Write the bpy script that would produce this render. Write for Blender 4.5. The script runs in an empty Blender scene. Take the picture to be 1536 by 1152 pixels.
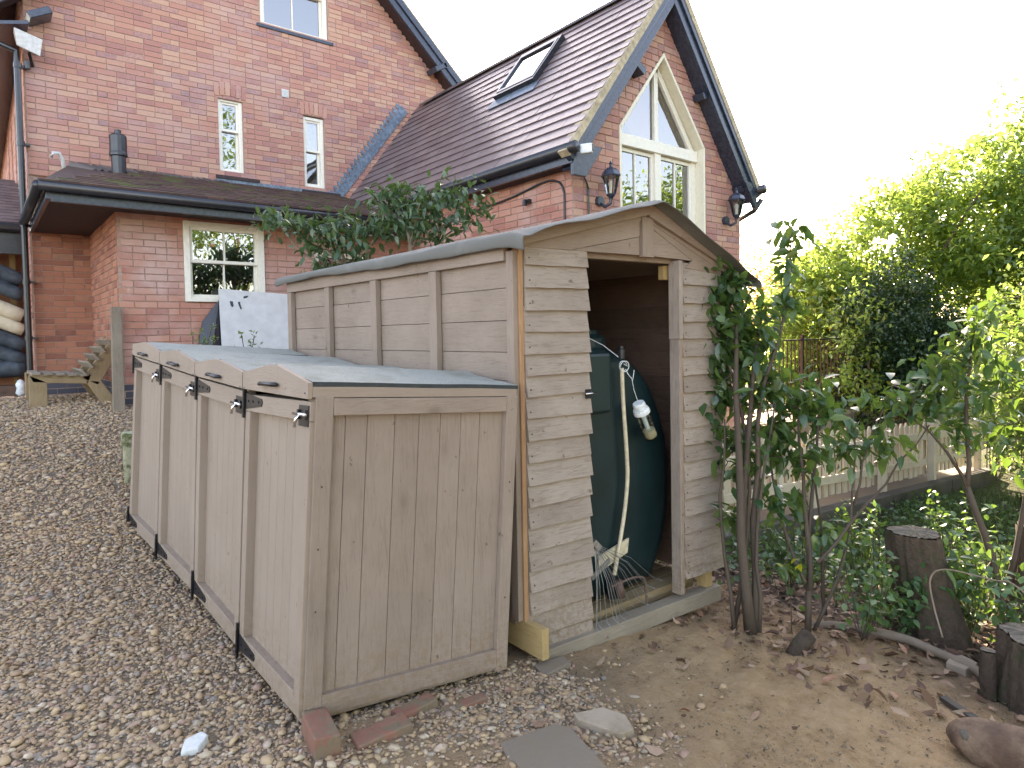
import bpy, math, random
import numpy as np
from mathutils import Vector, Matrix

random.seed(7); rng = np.random.default_rng(7)
sc = bpy.context.scene
COL = sc.collection

# ------------------------------------------------------------------ camera
CAM_YAW, CAM_PITCH, CAM_ROLL, CAM_F, CAM_CY = 0.6783, 0.0313, 0.0178, 995.2, 531.67
CAM_LOC = np.array([0.0, 0.0, 1.55])
fw = np.array([math.sin(CAM_YAW)*math.cos(CAM_PITCH), math.cos(CAM_YAW)*math.cos(CAM_PITCH), -math.sin(CAM_PITCH)])
rt = np.array([math.cos(CAM_YAW), -math.sin(CAM_YAW), 0.0]); dn = np.cross(fw, rt)
c_, s_ = math.cos(CAM_ROLL), math.sin(CAM_ROLL)
RT, DN = c_*rt + s_*dn, -s_*rt + c_*dn
cam = bpy.data.cameras.new('camera'); camo = bpy.data.objects.new('camera', cam); COL.objects.link(camo)
camo.matrix_world = Matrix(((RT[0], -DN[0], -fw[0], 0), (RT[1], -DN[1], -fw[1], 0), (RT[2], -DN[2], -fw[2], 1.55), (0, 0, 0, 1)))
cam.sensor_width = 36.0; cam.lens = CAM_F/1536*36; cam.shift_y = -(576-CAM_CY)/1536
cam.clip_start = 0.05; cam.clip_end = 900
sc.camera = camo

def screen(p):
    q = np.asarray(p, float) - CAM_LOC
    z = q @ fw
    zz = np.where(np.abs(z) < 1e-6, 1e-6, z)
    return 768 + CAM_F*(q @ RT)/zz, CAM_CY + CAM_F*(q @ DN)/zz, z

# ------------------------------------------------------------------ light
SUN_AZ, SUN_EL = math.radians(41), math.radians(27.5)      # azimuth from +Y towards +X
w = bpy.data.worlds.new('World'); sc.world = w; w.use_nodes = True
nt = w.node_tree; bg = nt.nodes['Background']
sky = nt.nodes.new('ShaderNodeTexSky'); sky.sky_type = 'NISHITA'; sky.sun_disc = False
sky.sun_elevation = SUN_EL; sky.sun_rotation = SUN_AZ
sky.air_density = 1.0; sky.dust_density = 1.6; sky.ozone_density = 1.6; sky.altitude = 100
hs = nt.nodes.new('ShaderNodeHueSaturation'); hs.inputs['Saturation'].default_value = 0.85
nt.links.new(sky.outputs[0], hs.inputs['Color']); nt.links.new(hs.outputs[0], bg.inputs[0])
bg.inputs[1].default_value = 0.15
sl = bpy.data.lights.new('sun', 'SUN'); sl.energy = 4.3; sl.angle = math.radians(0.6); sl.color = (1.0, 0.93, 0.80)
so = bpy.data.objects.new('sun', sl); COL.objects.link(so)
sd = Vector((math.sin(SUN_AZ)*math.cos(SUN_EL), math.cos(SUN_AZ)*math.cos(SUN_EL), math.sin(SUN_EL)))
so.rotation_euler = sd.to_track_quat('Z', 'Y').to_euler(); so.location = sd*60
sc.view_settings.view_transform = 'Standard'; sc.view_settings.look = 'None'
sc.view_settings.exposure = 2.85; sc.view_settings.gamma = 1.0
try: sc.view_settings.use_white_balance = True; sc.view_settings.white_balance_temperature = 7950; sc.view_settings.white_balance_tint = 17
except Exception: pass
try: sc.cycles.max_bounces = 6; sc.cycles.transparent_max_bounces = 12; sc.cycles.use_denoising = True
except Exception: pass

# ------------------------------------------------------------------ materials
MATS = {}
def ramp(nt, stops, const=False):
    r = nt.nodes.new('ShaderNodeValToRGB'); cr = r.color_ramp
    if const: cr.interpolation = 'CONSTANT'
    while len(cr.elements) < len(stops): cr.elements.new(0.5)
    for e, (p, c) in zip(cr.elements, stops): e.position = p; e.color = (*c, 1) if len(c) == 3 else c
    return r
def math_n(nt, op, a, b=None, clamp=False):
    n = nt.nodes.new('ShaderNodeMath'); n.operation = op; n.use_clamp = clamp
    for i, v in enumerate((a, b)):
        if v is None: continue
        if isinstance(v, (int, float)): n.inputs[i].default_value = v
        else: nt.links.new(v, n.inputs[i])
    return n.outputs[0]
def mixc(nt, f, a, b, mode='MIX'):
    n = nt.nodes.new('ShaderNodeMix'); n.data_type = 'RGBA'; n.blend_type = mode
    for key, v in ((0, f), (6, a), (7, b)):
        if isinstance(v, (int, float)): n.inputs[key].default_value = v
        elif isinstance(v, tuple): n.inputs[key].default_value = (*v, 1)
        else: nt.links.new(v, n.inputs[key])
    return n.outputs[2]
def noise_n(nt, vec, scale, detail=4, rough=.6, dist=0):
    n = nt.nodes.new('ShaderNodeTexNoise'); n.inputs['Scale'].default_value = scale
    n.inputs['Detail'].default_value = detail; n.inputs['Roughness'].default_value = rough; n.inputs['Distortion'].default_value = dist
    nt.links.new(vec, n.inputs['Vector']); return n.outputs[0]
def base(name):
    m = bpy.data.materials.new(name); m.use_nodes = True; nt = m.node_tree
    p = nt.nodes['Principled BSDF']
    at = nt.nodes.new('ShaderNodeAttribute'); at.attribute_name = 'tone'
    oi = nt.nodes.new('ShaderNodeObjectInfo')
    tone = math_n(nt, 'FRACT', math_n(nt, 'ADD', at.outputs['Fac'], oi.outputs['Random']))
    geo = nt.nodes.new('ShaderNodeNewGeometry')
    return m, nt, p, tone, geo.outputs['Position']
def shift(nt, vec, tone, k=17.0):
    v = nt.nodes.new('ShaderNodeVectorMath'); v.operation = 'ADD'; nt.links.new(vec, v.inputs[0])
    c = nt.nodes.new('ShaderNodeCombineXYZ')
    t = math_n(nt, 'MULTIPLY', tone, k)
    for i in range(3): nt.links.new(t, c.inputs[i])
    nt.links.new(c.outputs[0], v.inputs[1]); return v.outputs[0]
def stretch(nt, vec, s):
    v = nt.nodes.new('ShaderNodeMapping'); v.inputs['Scale'].default_value = s; nt.links.new(vec, v.inputs[0]); return v.outputs[0]
def bump(nt, p, h, dist, strength=1.0):
    b = nt.nodes.new('ShaderNodeBump'); b.inputs['Distance'].default_value = dist; b.inputs['Strength'].default_value = strength
    nt.links.new(h, b.inputs['Height']); nt.links.new(b.outputs[0], p.inputs['Normal'])
def simple(name, col, rough=.6, metal=0, nz=.12, scale=30, bd=.0005, spec=.5):
    if name in MATS: return MATS[name]
    m, nt, p, tone, pos = base(name)
    n = noise_n(nt, pos, scale)
    lo = tuple(c*(1-nz*2) for c in col); hi = tuple(min(1, c*(1+nz)) for c in col)
    r = ramp(nt, [(.3, lo), (.7, hi)]); nt.links.new(n, r.inputs[0]); nt.links.new(r.outputs[0], p.inputs['Base Color'])
    p.inputs['Roughness'].default_value = rough; p.inputs['Metallic'].default_value = metal
    p.inputs['Specular IOR Level'].default_value = spec
    if bd: bump(nt, p, n, bd)
    MATS[name] = m; return m
def toned(name, stops, rough=.8, nscale=20, nmix=.25, bd=.001, bscale=None, stain=None, spec=.4, const=False, roughvar=0):
    m, nt, p, tone, pos = base(name)
    n = noise_n(nt, pos, nscale, 5)
    v = math_n(nt, 'ADD', math_n(nt, 'MULTIPLY', tone, 1-nmix), math_n(nt, 'MULTIPLY', n, nmix))
    r = ramp(nt, stops, const); nt.links.new(v, r.inputs[0]); col = r.outputs[0]
    if stain:
        scol, sscale, lo, hi = stain
        sn = noise_n(nt, pos, sscale, 5, .65); rr = ramp(nt, [(lo, (0, 0, 0)), (hi, (1, 1, 1))]); nt.links.new(sn, rr.inputs[0])
        col = mixc(nt, rr.outputs[0], col, scol)
    nt.links.new(col, p.inputs['Base Color'])
    p.inputs['Roughness'].default_value = rough; p.inputs['Specular IOR Level'].default_value = spec
    n2 = noise_n(nt, pos, bscale or nscale*3, 6, .7); bump(nt, p, n2, bd)
    MATS[name] = m; return m
def wood(name, axis, c0, c1, dark, knots=.5, rough=.75, blot=.35):
    m, nt, p, tone, pos = base(name)
    s = {'x': (2.2, 26, 26), 'y': (26, 2.2, 26), 'z': (26, 26, 2.2)}[axis]
    vec = shift(nt, pos, tone)
    vs = stretch(nt, vec, s)
    g = noise_n(nt, vs, 2.6, 6, .65, 1.2); big = noise_n(nt, vec, 3.2, 4, .6)
    fine = noise_n(nt, vs, 11, 4, .7)
    r = ramp(nt, [(.28, c0), (.72, c1)]); nt.links.new(math_n(nt, 'ADD', math_n(nt, 'MULTIPLY', tone, .22), math_n(nt, 'MULTIPLY', big, .78)), r.inputs[0])
    gr = ramp(nt, [(.34, (1, 1, 1)), (.50, (0, 0, 0))]); nt.links.new(g, gr.inputs[0])
    col = mixc(nt, math_n(nt, 'MULTIPLY', gr.outputs[0], blot), r.outputs[0], dark)
    vo = nt.nodes.new('ShaderNodeTexVoronoi'); ks = {'x': (2.2, 5, 5), 'y': (5, 2.2, 5), 'z': (5, 5, 2.2)}[axis]
    nt.links.new(stretch(nt, vec, ks), vo.inputs['Vector']); vo.inputs['Scale'].default_value = 1.1
    kr = ramp(nt, [(.035, (1, 1, 1)), (.11, (.25, .25, .25)), (.2, (0, 0, 0))]); nt.links.new(vo.outputs['Distance'], kr.inputs[0])
    col = mixc(nt, math_n(nt, 'MULTIPLY', kr.outputs[0], knots), col, dark)
    if name.startswith(('painted', 'door', 'weathered')):      # drips, faded patches and mud splashed up from the ground
        pn = noise_n(nt, pos, 1.7, 5, .7); pr = ramp(nt, [(.42, (0, 0, 0)), (.68, (1, 1, 1))]); nt.links.new(pn, pr.inputs[0])
        col = mixc(nt, math_n(nt, 'MULTIPLY', pr.outputs[0], .30), col, tuple(min(1, c*1.22) for c in c1))
        sx = nt.nodes.new('ShaderNodeSeparateXYZ'); nt.links.new(pos, sx.inputs[0])
        hgt = math_n(nt, 'MULTIPLY', math_n(nt, 'SUBTRACT', .34, sx.outputs[2], True), 1.9)
        sp = ramp(nt, [(.44, (0, 0, 0)), (.60, (1, 1, 1))]); nt.links.new(noise_n(nt, pos, 30, 5, .75), sp.inputs[0])
        col = mixc(nt, math_n(nt, 'MULTIPLY', sp.outputs[0], hgt, True), col, (.20, .13, .075))
        pit = ramp(nt, [(.27, (1, 1, 1)), (.31, (0, 0, 0))]); nt.links.new(noise_n(nt, vec, 16, 3, .6), pit.inputs[0])
        col = mixc(nt, math_n(nt, 'MULTIPLY', pit.outputs[0], .8), col, dark)
    nt.links.new(col, p.inputs['Base Color']); p.inputs['Roughness'].default_value = rough; p.inputs['Specular IOR Level'].default_value = .3
    bump(nt, p, math_n(nt, 'ADD', g, math_n(nt, 'MULTIPLY', fine, .5)), .0032)
    MATS[name] = m; return m
def leafmat(name, stops, trans=.4, rough=.35, tcol=(.45, .6, .06), spec=.5):
    m, nt, p, tone, pos = base(name)
    n = noise_n(nt, pos, 2.0, 2)
    v = math_n(nt, 'ADD', math_n(nt, 'MULTIPLY', tone, .8), math_n(nt, 'MULTIPLY', n, .2))
    r = ramp(nt, stops); nt.links.new(v, r.inputs[0]); nt.links.new(r.outputs[0], p.inputs['Base Color'])
    p.inputs['Roughness'].default_value = rough; p.inputs['Specular IOR Level'].default_value = spec
    t = nt.nodes.new('ShaderNodeBsdfTranslucent'); nt.links.new(mixc(nt, .6, r.outputs[0], tcol), t.inputs[0])
    mx = nt.nodes.new('ShaderNodeMixShader'); mx.inputs[0].default_value = trans
    nt.links.new(p.outputs[0], mx.inputs[1]); nt.links.new(t.outputs[0], mx.inputs[2])
    nt.links.new(mx.outputs[0], nt.nodes['Material Output'].inputs[0])
    MATS[name] = m; return m
def glassmat(name, tint=(.9, .95, .95), ior=1.75, rough=.01):
    m = bpy.data.materials.new(name); m.use_nodes = True; nt = m.node_tree
    nt.nodes.remove(nt.nodes['Principled BSDF'])
    g = nt.nodes.new('ShaderNodeBsdfGlossy'); g.inputs['Roughness'].default_value = rough
    t = nt.nodes.new('ShaderNodeBsdfTransparent'); t.inputs[0].default_value = (*tint, 1)
    f = nt.nodes.new('ShaderNodeFresnel'); f.inputs['IOR'].default_value = ior
    mx = nt.nodes.new('ShaderNodeMixShader'); nt.links.new(f.outputs[0], mx.inputs[0]); nt.links.new(t.outputs[0], mx.inputs[1]); nt.links.new(g.outputs[0], mx.inputs[2])
    geo = nt.nodes.new('ShaderNodeNewGeometry'); n = noise_n(nt, geo.outputs[0], 2.5, 2); b = nt.nodes.new('ShaderNodeBump'); b.inputs['Distance'].default_value = .0012
    nt.links.new(n, b.inputs['Height']); nt.links.new(b.outputs[0], g.inputs['Normal'])
    nt.links.new(mx.outputs[0], nt.nodes['Material Output'].inputs[0]); MATS[name] = m; return m

BRK = [(0, (.13, .085, .105)), (.05, (.24, .14, .15)), (.13, (.34, .165, .155)), (.3, (.43, .205, .165)), (.5, (.47, .245, .185)), (.7, (.51, .31, .225)), (.82, (.38, .20, .19)), (.88, (.27, .18, .19)), (.94, (.50, .37, .31)), (1, (.19, .13, .145))]
toned('brick', BRK, .85, 30, .3, .0025, 60, ((.46, .30, .28), 1.3, .52, .80))
toned('brick_annex', [(0, (.22, .105, .09)), (.15, (.36, .145, .11)), (.45, (.45, .20, .145)), (.8, (.50, .25, .18)), (.91, (.42, .18, .12)), (.935, (.60, .42, .26)), (1, (.60, .44, .26))], .85, 14, .2, .0025, 60, ((.52, .35, .31), 1.1, .46, .68))
toned('brick_old', [(0, (.12, .06, .05)), (.2, (.28, .115, .08)), (.5, (.38, .16, .10)), (.8, (.42, .19, .12)), (.93, (.19, .14, .11)), (1, (.13, .10, .08))], .88, 12, .3, .003, 50)
simple('mortar', (.40, .27, .215), .95, 0, .15, 40, .002)
simple('mortar_old', (.33, .24, .17), .95, 0, .15, 40, .002)
toned('blue_brick', [(0, (.04, .045, .06)), (1, (.09, .09, .11))], .7, 12, .3, .002)
toned('plum_tile', [(0, (.10, .075, .077)), (.5, (.145, .108, .11)), (1, (.19, .148, .148))], .40, 9, .35, .0015, 50, ((.22, .19, .18), 2.5, .60, .85), .6)
toned('moss_tile', [(0, (.05, .03, .028)), (.5, (.09, .05, .045)), (1, (.13, .075, .06))], .85, 12, .35, .006, 40, ((.09, .105, .03), 2.6, .52, .68))
toned('ridge_clay', [(0, (.04, .035, .04)), (.5, (.09, .075, .075)), (1, (.2, .16, .14))], .5, 12, .3, .002)
simple('verge_mortar', (.46, .38, .26), .95, 0, .2, 18, .004)
simple('lead', (.16, .21, .27), .45, .3, .25, 20, .002)
simple('black_paint', (.03, .042, .07), .26, 0, .25, 25, .0006, .6)
simple('black_plastic', (.018, .02, .026), .32, 0, .2, 20, .0002, .6)
simple('soffit_brown', (.045, .025, .025), .7, 0, .2, 12, .001)
simple('cream_paint', (.80, .765, .67), .45, 0, .04, 25, .0003)
simple('cream_reveal', (.78, .73, .58), .55, 0, .04, 25, .0003)
simple('grey_plastic', (.55, .56, .55), .5)
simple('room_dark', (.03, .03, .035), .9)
simple('blind', (.24, .28, .31), .8, 0, .05, 60)
simple('curtain', (.55, .55, .50), .9, 0, .1, 15, .004)
simple('galv', (.30, .31, .32), .45, .8)
simple('lamp_glow_glass', (.6, .55, .45), .2)
glassmat('glass', (.9, .95, .95), 3.8); glassmat('lantern_glass', (.85, .87, .87), 1.5); glassmat('sky_glass', (.9, .95, .95), 3.2)
TAU0, TAU1, TAUD = (.228, .173, .134), (.298, .232, .186), (.12, .082, .058)
for a in 'xyz':
    wood('painted_wood_'+a, a, TAU0, TAU1, TAUD, .5, .75, .28)
    wood('door_wood_'+a, a, (.270, .208, .160), (.300, .236, .185), (.18, .13, .09), .10, .65, .12)
    wood('weathered_board_'+a, a, (.240, .192, .156), (.360, .300, .250), (.14, .095, .065), .55, .8, .5)
    wood('raw_wood_'+a, a, (.34, .19, .10), (.46, .28, .15), (.18, .09, .05), .4)
    wood('fresh_wood_'+a, a, (.36, .25, .11), (.44, .31, .15), (.2, .12, .05), .4)
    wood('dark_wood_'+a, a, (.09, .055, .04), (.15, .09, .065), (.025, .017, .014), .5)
    wood('grey_wood_'+a, a, (.20, .16, .12), (.30, .25, .19), (.10, .08, .06), .3)
    wood('fence_wood_'+a, a, (.50, .42, .31), (.60, .52, .40), (.25, .19, .13), .3)
    wood('sleeper_wood_'+a, a, (.045, .038, .032), (.10, .085, .07), (.02, .018, .015), .4)
    wood('mossy_wood_'+a, a, (.24, .165, .09), (.34, .25, .145), (.07, .07, .03), .3)
toned('felt', [(0, (.115, .115, .105)), (1, (.17, .168, .152))], .92, 240, .8, .0012, 500, ((.21, .205, .185), 3, .55, .8))
toned('lid_felt', [(.25, (.12, .13, .115)), (.5, (.27, .28, .25)), (.75, (.37, .38, .335))], .8, 190, .95, .004, 300, ((.19, .20, .16), 6, .50, .72), .45)
simple('felt_edge', (.035, .04, .04), .9)
simple('black_iron', (.012, .012, .015), .38, .2, .2, 60, .0004)
simple('chrome', (.75, .75, .76), .12, 1.0, .03, 20, 0)
simple('screw', (.08, .07, .065), .5, .6)
simple('tank_green', (.004, .020, .023), .42, 0, .15, 5, .002)
simple('hose_cream', (.62, .54, .38), .4)
simple('white_plastic', (.70, .74, .74), .35)
simple('rust', (.16, .10, .08), .7, .3)
simple('white_board', (.60, .60, .60), .6, 0, .06, 9, .0006)
simple('plank_pale', (.60, .52, .38), .8, 0, .12, 9, .003)
simple('plank_slate', (.055, .075, .095), .6, 0, .35, 7, .004)
toned('gravel', [(0, (.15, .105, .075)), (.10, (.34, .23, .13)), (.25, (.46, .325, .19)), (.42, (.28, .18, .11)), (.55, (.37, .25, .15)), (.66, (.19, .165, .145)), (.78, (.47, .365, .24)), (.88, (.29, .17, .125)), (.95, (.55, .46, .34)), (1, (.14, .115, .10))], .75, 60, .12, .001, 120)
toned('stone', [(0, (.27, .21, .15)), (1, (.40, .32, .24))], .9, 9, .6, .006, 40, ((.22, .17, .11), 5, .5, .7))
toned('slab', [(0, (.17, .135, .10)), (1, (.24, .19, .145))], .9, 9, .6, .004, 30, ((.20, .15, .09), 4, .5, .7))
toned('mossy_stone', [(0, (.30, .29, .18)), (1, (.45, .42, .30))], .95, 9, .6, .01, 40, ((.075, .085, .025), 7, .46, .58))
toned('old_brick', [(0, (.20, .085, .06)), (1, (.31, .15, .10))], .95, 14, .7, .010, 45, ((.19, .14, .09), 11, .44, .58))
toned('bark', [(0, (.04, .027, .019)), (1, (.14, .098, .068))], .95, 22, .8, .03, 26, ((.05, .06, .025), 6, .52, .66))
toned('twig', [(0, (.045, .033, .024)), (1, (.11, .08, .058))], .8, 20, .6, .002, 60)
toned('pale_branch', [(0, (.16, .115, .08)), (1, (.32, .25, .185))], .8, 20, .6, .003, 60)
toned('cut_wood', [(.2, (.07, .06, .048)), (.8, (.20, .17, .135))], .9, 26, .85, .01, 40, ((.06, .055, .035), 9, .5, .65))
toned('log_bark', [(.3, (.05, .028, .018)), (.50, (.12, .07, .045)), (.66, (.24, .16, .105)), (.85, (.36, .27, .19))], .8, 7, .97, .012, 30)
LG = leafmat('laurel_leaf', [(0, (.025, .065, .03)), (.5, (.05, .105, .04)), (.85, (.09, .15, .04)), (1, (.16, .18, .04))], .30, .24, (.25, .42, .04), .6)
leafmat('magnolia_leaf', [(0, (.03, .07, .038)), (.6, (.06, .115, .055)), (.92, (.07, .125, .045)), (1, (.25, .20, .03))], .2, .3, (.25, .4, .05), .6)
leafmat('gold_leaf', [(0, (.04, .10, .035)), (.5, (.10, .18, .04)), (.85, (.20, .25, .035)), (1, (.30, .27, .05))], .50, .25, (.50, .68, .13), .7)
leafmat('mid_leaf', [(0, (.035, .09, .03)), (.6, (.075, .14, .035)), (1, (.18, .20, .035))], .48, .28, (.44, .60, .13), .7)
leafmat('holly_leaf', [(0, (.014, .036, .018)), (.7, (.028, .062, .025)), (1, (.05, .09, .025))], .12, .35, (.15, .3, .03))
leafmat('autumn_leaf', [(0, (.20, .12, .05)), (.5, (.30, .19, .07)), (1, (.34, .24, .05))], .45, .6, (.6, .4, .1))
leafmat('yellow_leaf', [(0, (.22, .26, .02)), (1, (.40, .38, .03))], .45, .4, (.7, .7, .05))
leafmat('ivy_leaf', [(0, (.03, .075, .03)), (.6, (.06, .13, .05)), (1, (.12, .19, .06))], .25, .38, (.3, .5, .05))
toned('dead_leaf', [(0, (.06, .032, .022)), (.3, (.15, .08, .05)), (.6, (.25, .15, .095)), (.85, (.36, .25, .17)), (.93, (.30, .09, .03)), (1, (.10, .10, .05))], .8, 30, .2, .002)
toned('grass', [(0, (.03, .07, .015)), (1, (.10, .15, .03))], .7, 8, .3, .001)

def ground_material():
    m, nt, p, tone, pos = base('ground_soil')
    at = nt.nodes.new('ShaderNodeAttribute'); at.attribute_name = 'zone'      # r gravel bed, g leaf litter / mulch
    sep = nt.nodes.new('ShaderNodeSeparateColor'); nt.links.new(at.outputs['Color'], sep.inputs[0])
    n1 = noise_n(nt, pos, 2.2, 6, .65); n2 = noise_n(nt, pos, 14, 6, .7); n3 = noise_n(nt, pos, 90, 4, .7)
    soil = ramp(nt, [(.32, (.22, .135, .07)), (.46, (.37, .24, .13)), (.64, (.46, .315, .185))])
    nt.links.new(math_n(nt, 'ADD', math_n(nt, 'MULTIPLY', n1, .45), math_n(nt, 'MULTIPLY', n2, .55)), soil.inputs[0])
    spk = ramp(nt, [(.30, (0, 0, 0)), (.36, (1, 1, 1))]); nt.links.new(n2, spk.inputs[0])
    col = mixc(nt, spk.outputs[0], (.085, .062, .042), soil.outputs[0])
    gb = ramp(nt, [(.35, (.13, .10, .072)), (.65, (.25, .19, .135))]); nt.links.new(n3, gb.inputs[0])
    col = mixc(nt, sep.outputs[0], col, gb.outputs[0])
    mu = ramp(nt, [(.35, (.045, .034, .026)), (.65, (.14, .10, .085))]); nt.links.new(n2, mu.inputs[0])
    col = mixc(nt, sep.outputs[1], col, mu.outputs[0])
    gr = ramp(nt, [(.35, (.03, .05, .015)), (.65, (.08, .11, .03))]); nt.links.new(n2, gr.inputs[0])
    col = mixc(nt, sep.outputs[2], col, gr.outputs[0])
    nt.links.new(col, p.inputs['Base Color']); p.inputs['Roughness'].default_value = .95; p.inputs['Specular IOR Level'].default_value = .2
    bump(nt, p, math_n(nt, 'ADD', math_n(nt, 'MULTIPLY', n2, 1.0), math_n(nt, 'MULTIPLY', n3, .35)), .035)
    MATS['ground'] = m
ground_material()

# ------------------------------------------------------------------ helpers
ORIG = {}
def origin(o):
    while o is not None and o not in ORIG: o = o.parent
    return ORIG[o] if o is not None else np.zeros(3)
def thing(name, label, cat, loc, group=None):
    o = bpy.data.objects.new(name, None); COL.objects.link(o); o.location = loc; o.empty_display_size = .2
    ORIG[o] = np.array(loc, float); o['label'] = label; o['category'] = cat
    if group: o['group'] = group
    return o
def fast_mesh(name, V, F, tone=None, smooth=False):
    V = np.asarray(V, np.float32).reshape(-1, 3); me = bpy.data.meshes.new(name)
    if isinstance(F, np.ndarray) and F.ndim == 2:
        n = F.shape[1]; me.vertices.add(len(V)); me.vertices.foreach_set('co', V.ravel())
        me.loops.add(F.size); me.loops.foreach_set('vertex_index', F.astype(np.int32).ravel())
        me.polygons.add(len(F)); me.polygons.foreach_set('loop_start', (np.arange(len(F))*n).astype(np.int32))
        me.polygons.foreach_set('loop_total', np.full(len(F), n, np.int32)); me.update(calc_edges=True)
    else:
        me.from_pydata(V.tolist(), [], [list(map(int, f)) for f in F])
    if tone is not None:
        a = me.attributes.new('tone', 'FLOAT', 'POINT'); a.data.foreach_set('value', np.asarray(tone, np.float32))
    if smooth: me.polygons.foreach_set('use_smooth', np.ones(len(me.polygons), bool))
    me.validate(); return me
def link(name, me, mat, parent=None, label=None, cat=None, kind=None, group=None, loc=None):
    o = bpy.data.objects.new(name, me); COL.objects.link(o); o.parent = parent
    if loc is not None: o.location = loc; ORIG[o] = np.array(loc, float)
    for mm in (mat if isinstance(mat, (list, tuple)) else [mat]): me.materials.append(MATS[mm] if isinstance(mm, str) else mm)
    if label: o['label'] = label
    if cat: o['category'] = cat
    if kind: o['kind'] = kind
    if group: o['group'] = group
    return o
class MB:
    def __init__(s): s.V = []; s.F = []; s.T = []; s.M = []; s.mi = 0
    def add(s, V, F, tone=None):
        k = len(s.V); t = random.random() if tone is None else tone
        s.V += [tuple(map(float, v)) for v in V]; s.T += [t]*len(V); s.F += [tuple(i+k for i in f) for f in F]; s.M += [s.mi]*len(F); return s
    def hexa(s, c, tone=None):      # c: 8 corners, 0-3 bottom ring, 4-7 top ring
        return s.add(c, [(0, 3, 2, 1), (4, 5, 6, 7), (0, 1, 5, 4), (1, 2, 6, 5), (2, 3, 7, 6), (3, 0, 4, 7)], tone)
    def box(s, a, b, tone=None, f=None):
        (x0, y0, z0), (x1, y1, z1) = a, b
        c = [(x0, y0, z0), (x1, y0, z0), (x1, y1, z0), (x0, y1, z0), (x0, y0, z1), (x1, y0, z1), (x1, y1, z1), (x0, y1, z1)]
        if f: c = [f(*q) for q in c]
        return s.hexa(c, tone)
    def bar(s, p, q, w, h, up=(0, 0, 1), tone=None):
        p, q = np.array(p, float), np.array(q, float); d = q-p; d /= np.linalg.norm(d)
        x = np.cross(d, up); x /= np.linalg.norm(x); y = np.cross(x, d); x = x*w/2; y = y*h/2
        return s.hexa([p-x-y, p+x-y, q+x-y, q-x-y, p-x+y, p+x+y, q+x+y, q-x+y], tone)
    def tube(s, pts, r, n=8, cap=True, tone=None, cr=0):
        pts = [np.array(p, float) for p in pts]; m = len(pts)
        rr = list(r) if hasattr(r, '__len__') else [r]*m
        if cr:      # Catmull-Rom resampling
            P = [2*pts[0]-pts[1]]+pts+[2*pts[-1]-pts[-2]]; o = []; ro = []
            for i in range(1, m):
                for k in range(cr):
                    t = k/cr; a, b, c, d = P[i-1], P[i], P[i+1], P[i+2]
                    o.append(.5*((2*b)+(c-a)*t+(2*a-5*b+4*c-d)*t*t+(3*b-a-3*c+d)*t**3)); ro.append(rr[i-1]*(1-t)+rr[i]*t)
            pts = o+[pts[-1]]; rr = ro+[rr[-1]]; m = len(pts)
        V = []; up = np.array([.13, .21, .97])
        for i in range(m):
            d = pts[min(i+1, m-1)]-pts[max(i-1, 0)]; d /= (np.linalg.norm(d)+1e-9)
            if abs(d @ up) > .95: up = np.array([.9, .3, .2])
            x = np.cross(d, up); x /= np.linalg.norm(x); y = np.cross(d, x)
            V += [pts[i]+rr[i]*(math.cos(2*math.pi*k/n)*x+math.sin(2*math.pi*k/n)*y) for k in range(n)]
        F = [(i*n+k, i*n+(k+1) % n, (i+1)*n+(k+1) % n, (i+1)*n+k) for i in range(m-1) for k in range(n)]
        if cap: F += [tuple(range(n))[::-1], tuple(range((m-1)*n, m*n))]
        return s.add(V, F, tone)
    def lathe(s, c, prof, n=12, tone=None, ax=2):
        V = []
        for r, z in prof:
            for k in range(n):
                a = 2*math.pi*k/n; q = [r*math.cos(a), r*math.sin(a), z]
                if ax == 1: q = [q[0], q[2], q[1]]
                V.append((c[0]+q[0], c[1]+q[1], c[2]+q[2]))
        m = len(prof)
        F = [(i*n+k, i*n+(k+1) % n, (i+1)*n+(k+1) % n, (i+1)*n+k) for i in range(m-1) for k in range(n)]
        F += [tuple(range(n))[::-1], tuple(range((m-1)*n, m*n))]
        return s.add(V, F, tone)
    def prism(s, poly, ext, tone=None):    # poly: 3D points, ext vector
        n = len(poly); e = np.array(ext, float); V = [np.array(p, float) for p in poly]; V = V+[v+e for v in V]
        F = [tuple(range(n)), tuple(range(2*n-1, n-1, -1))]+[(i, i+n, (i+1) % n+n, (i+1) % n) for i in range(n)]
        return s.add(V, F, tone)
    def build(s, name, mat, parent=None, smooth=False, bevel=0, **k):
        loc = k.get('loc')
        off = origin(parent) if parent is not None else (np.array(loc, float) if loc is not None else np.zeros(3))
        V = np.array(s.V)-off
        me = fast_mesh(name, V, s.F, s.T, smooth)
        o = link(name, me, mat, parent, **k)
        if isinstance(mat, (list, tuple)): me.polygons.foreach_set('material_index', s.M)
        if bevel:
            b = o.modifiers.new('bevel', 'BEVEL'); b.width = bevel; b.segments = 2; b.limit_method = 'ANGLE'
        return o
class Proto:
    def __init__(s, name, V, F, mat, smooth=False):
        s.V = np.array(V, float); s.F = F; s.me = fast_mesh(name, s.V, F, None, smooth); s.me.materials.append(MATS[mat]); s.mat = mat
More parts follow.
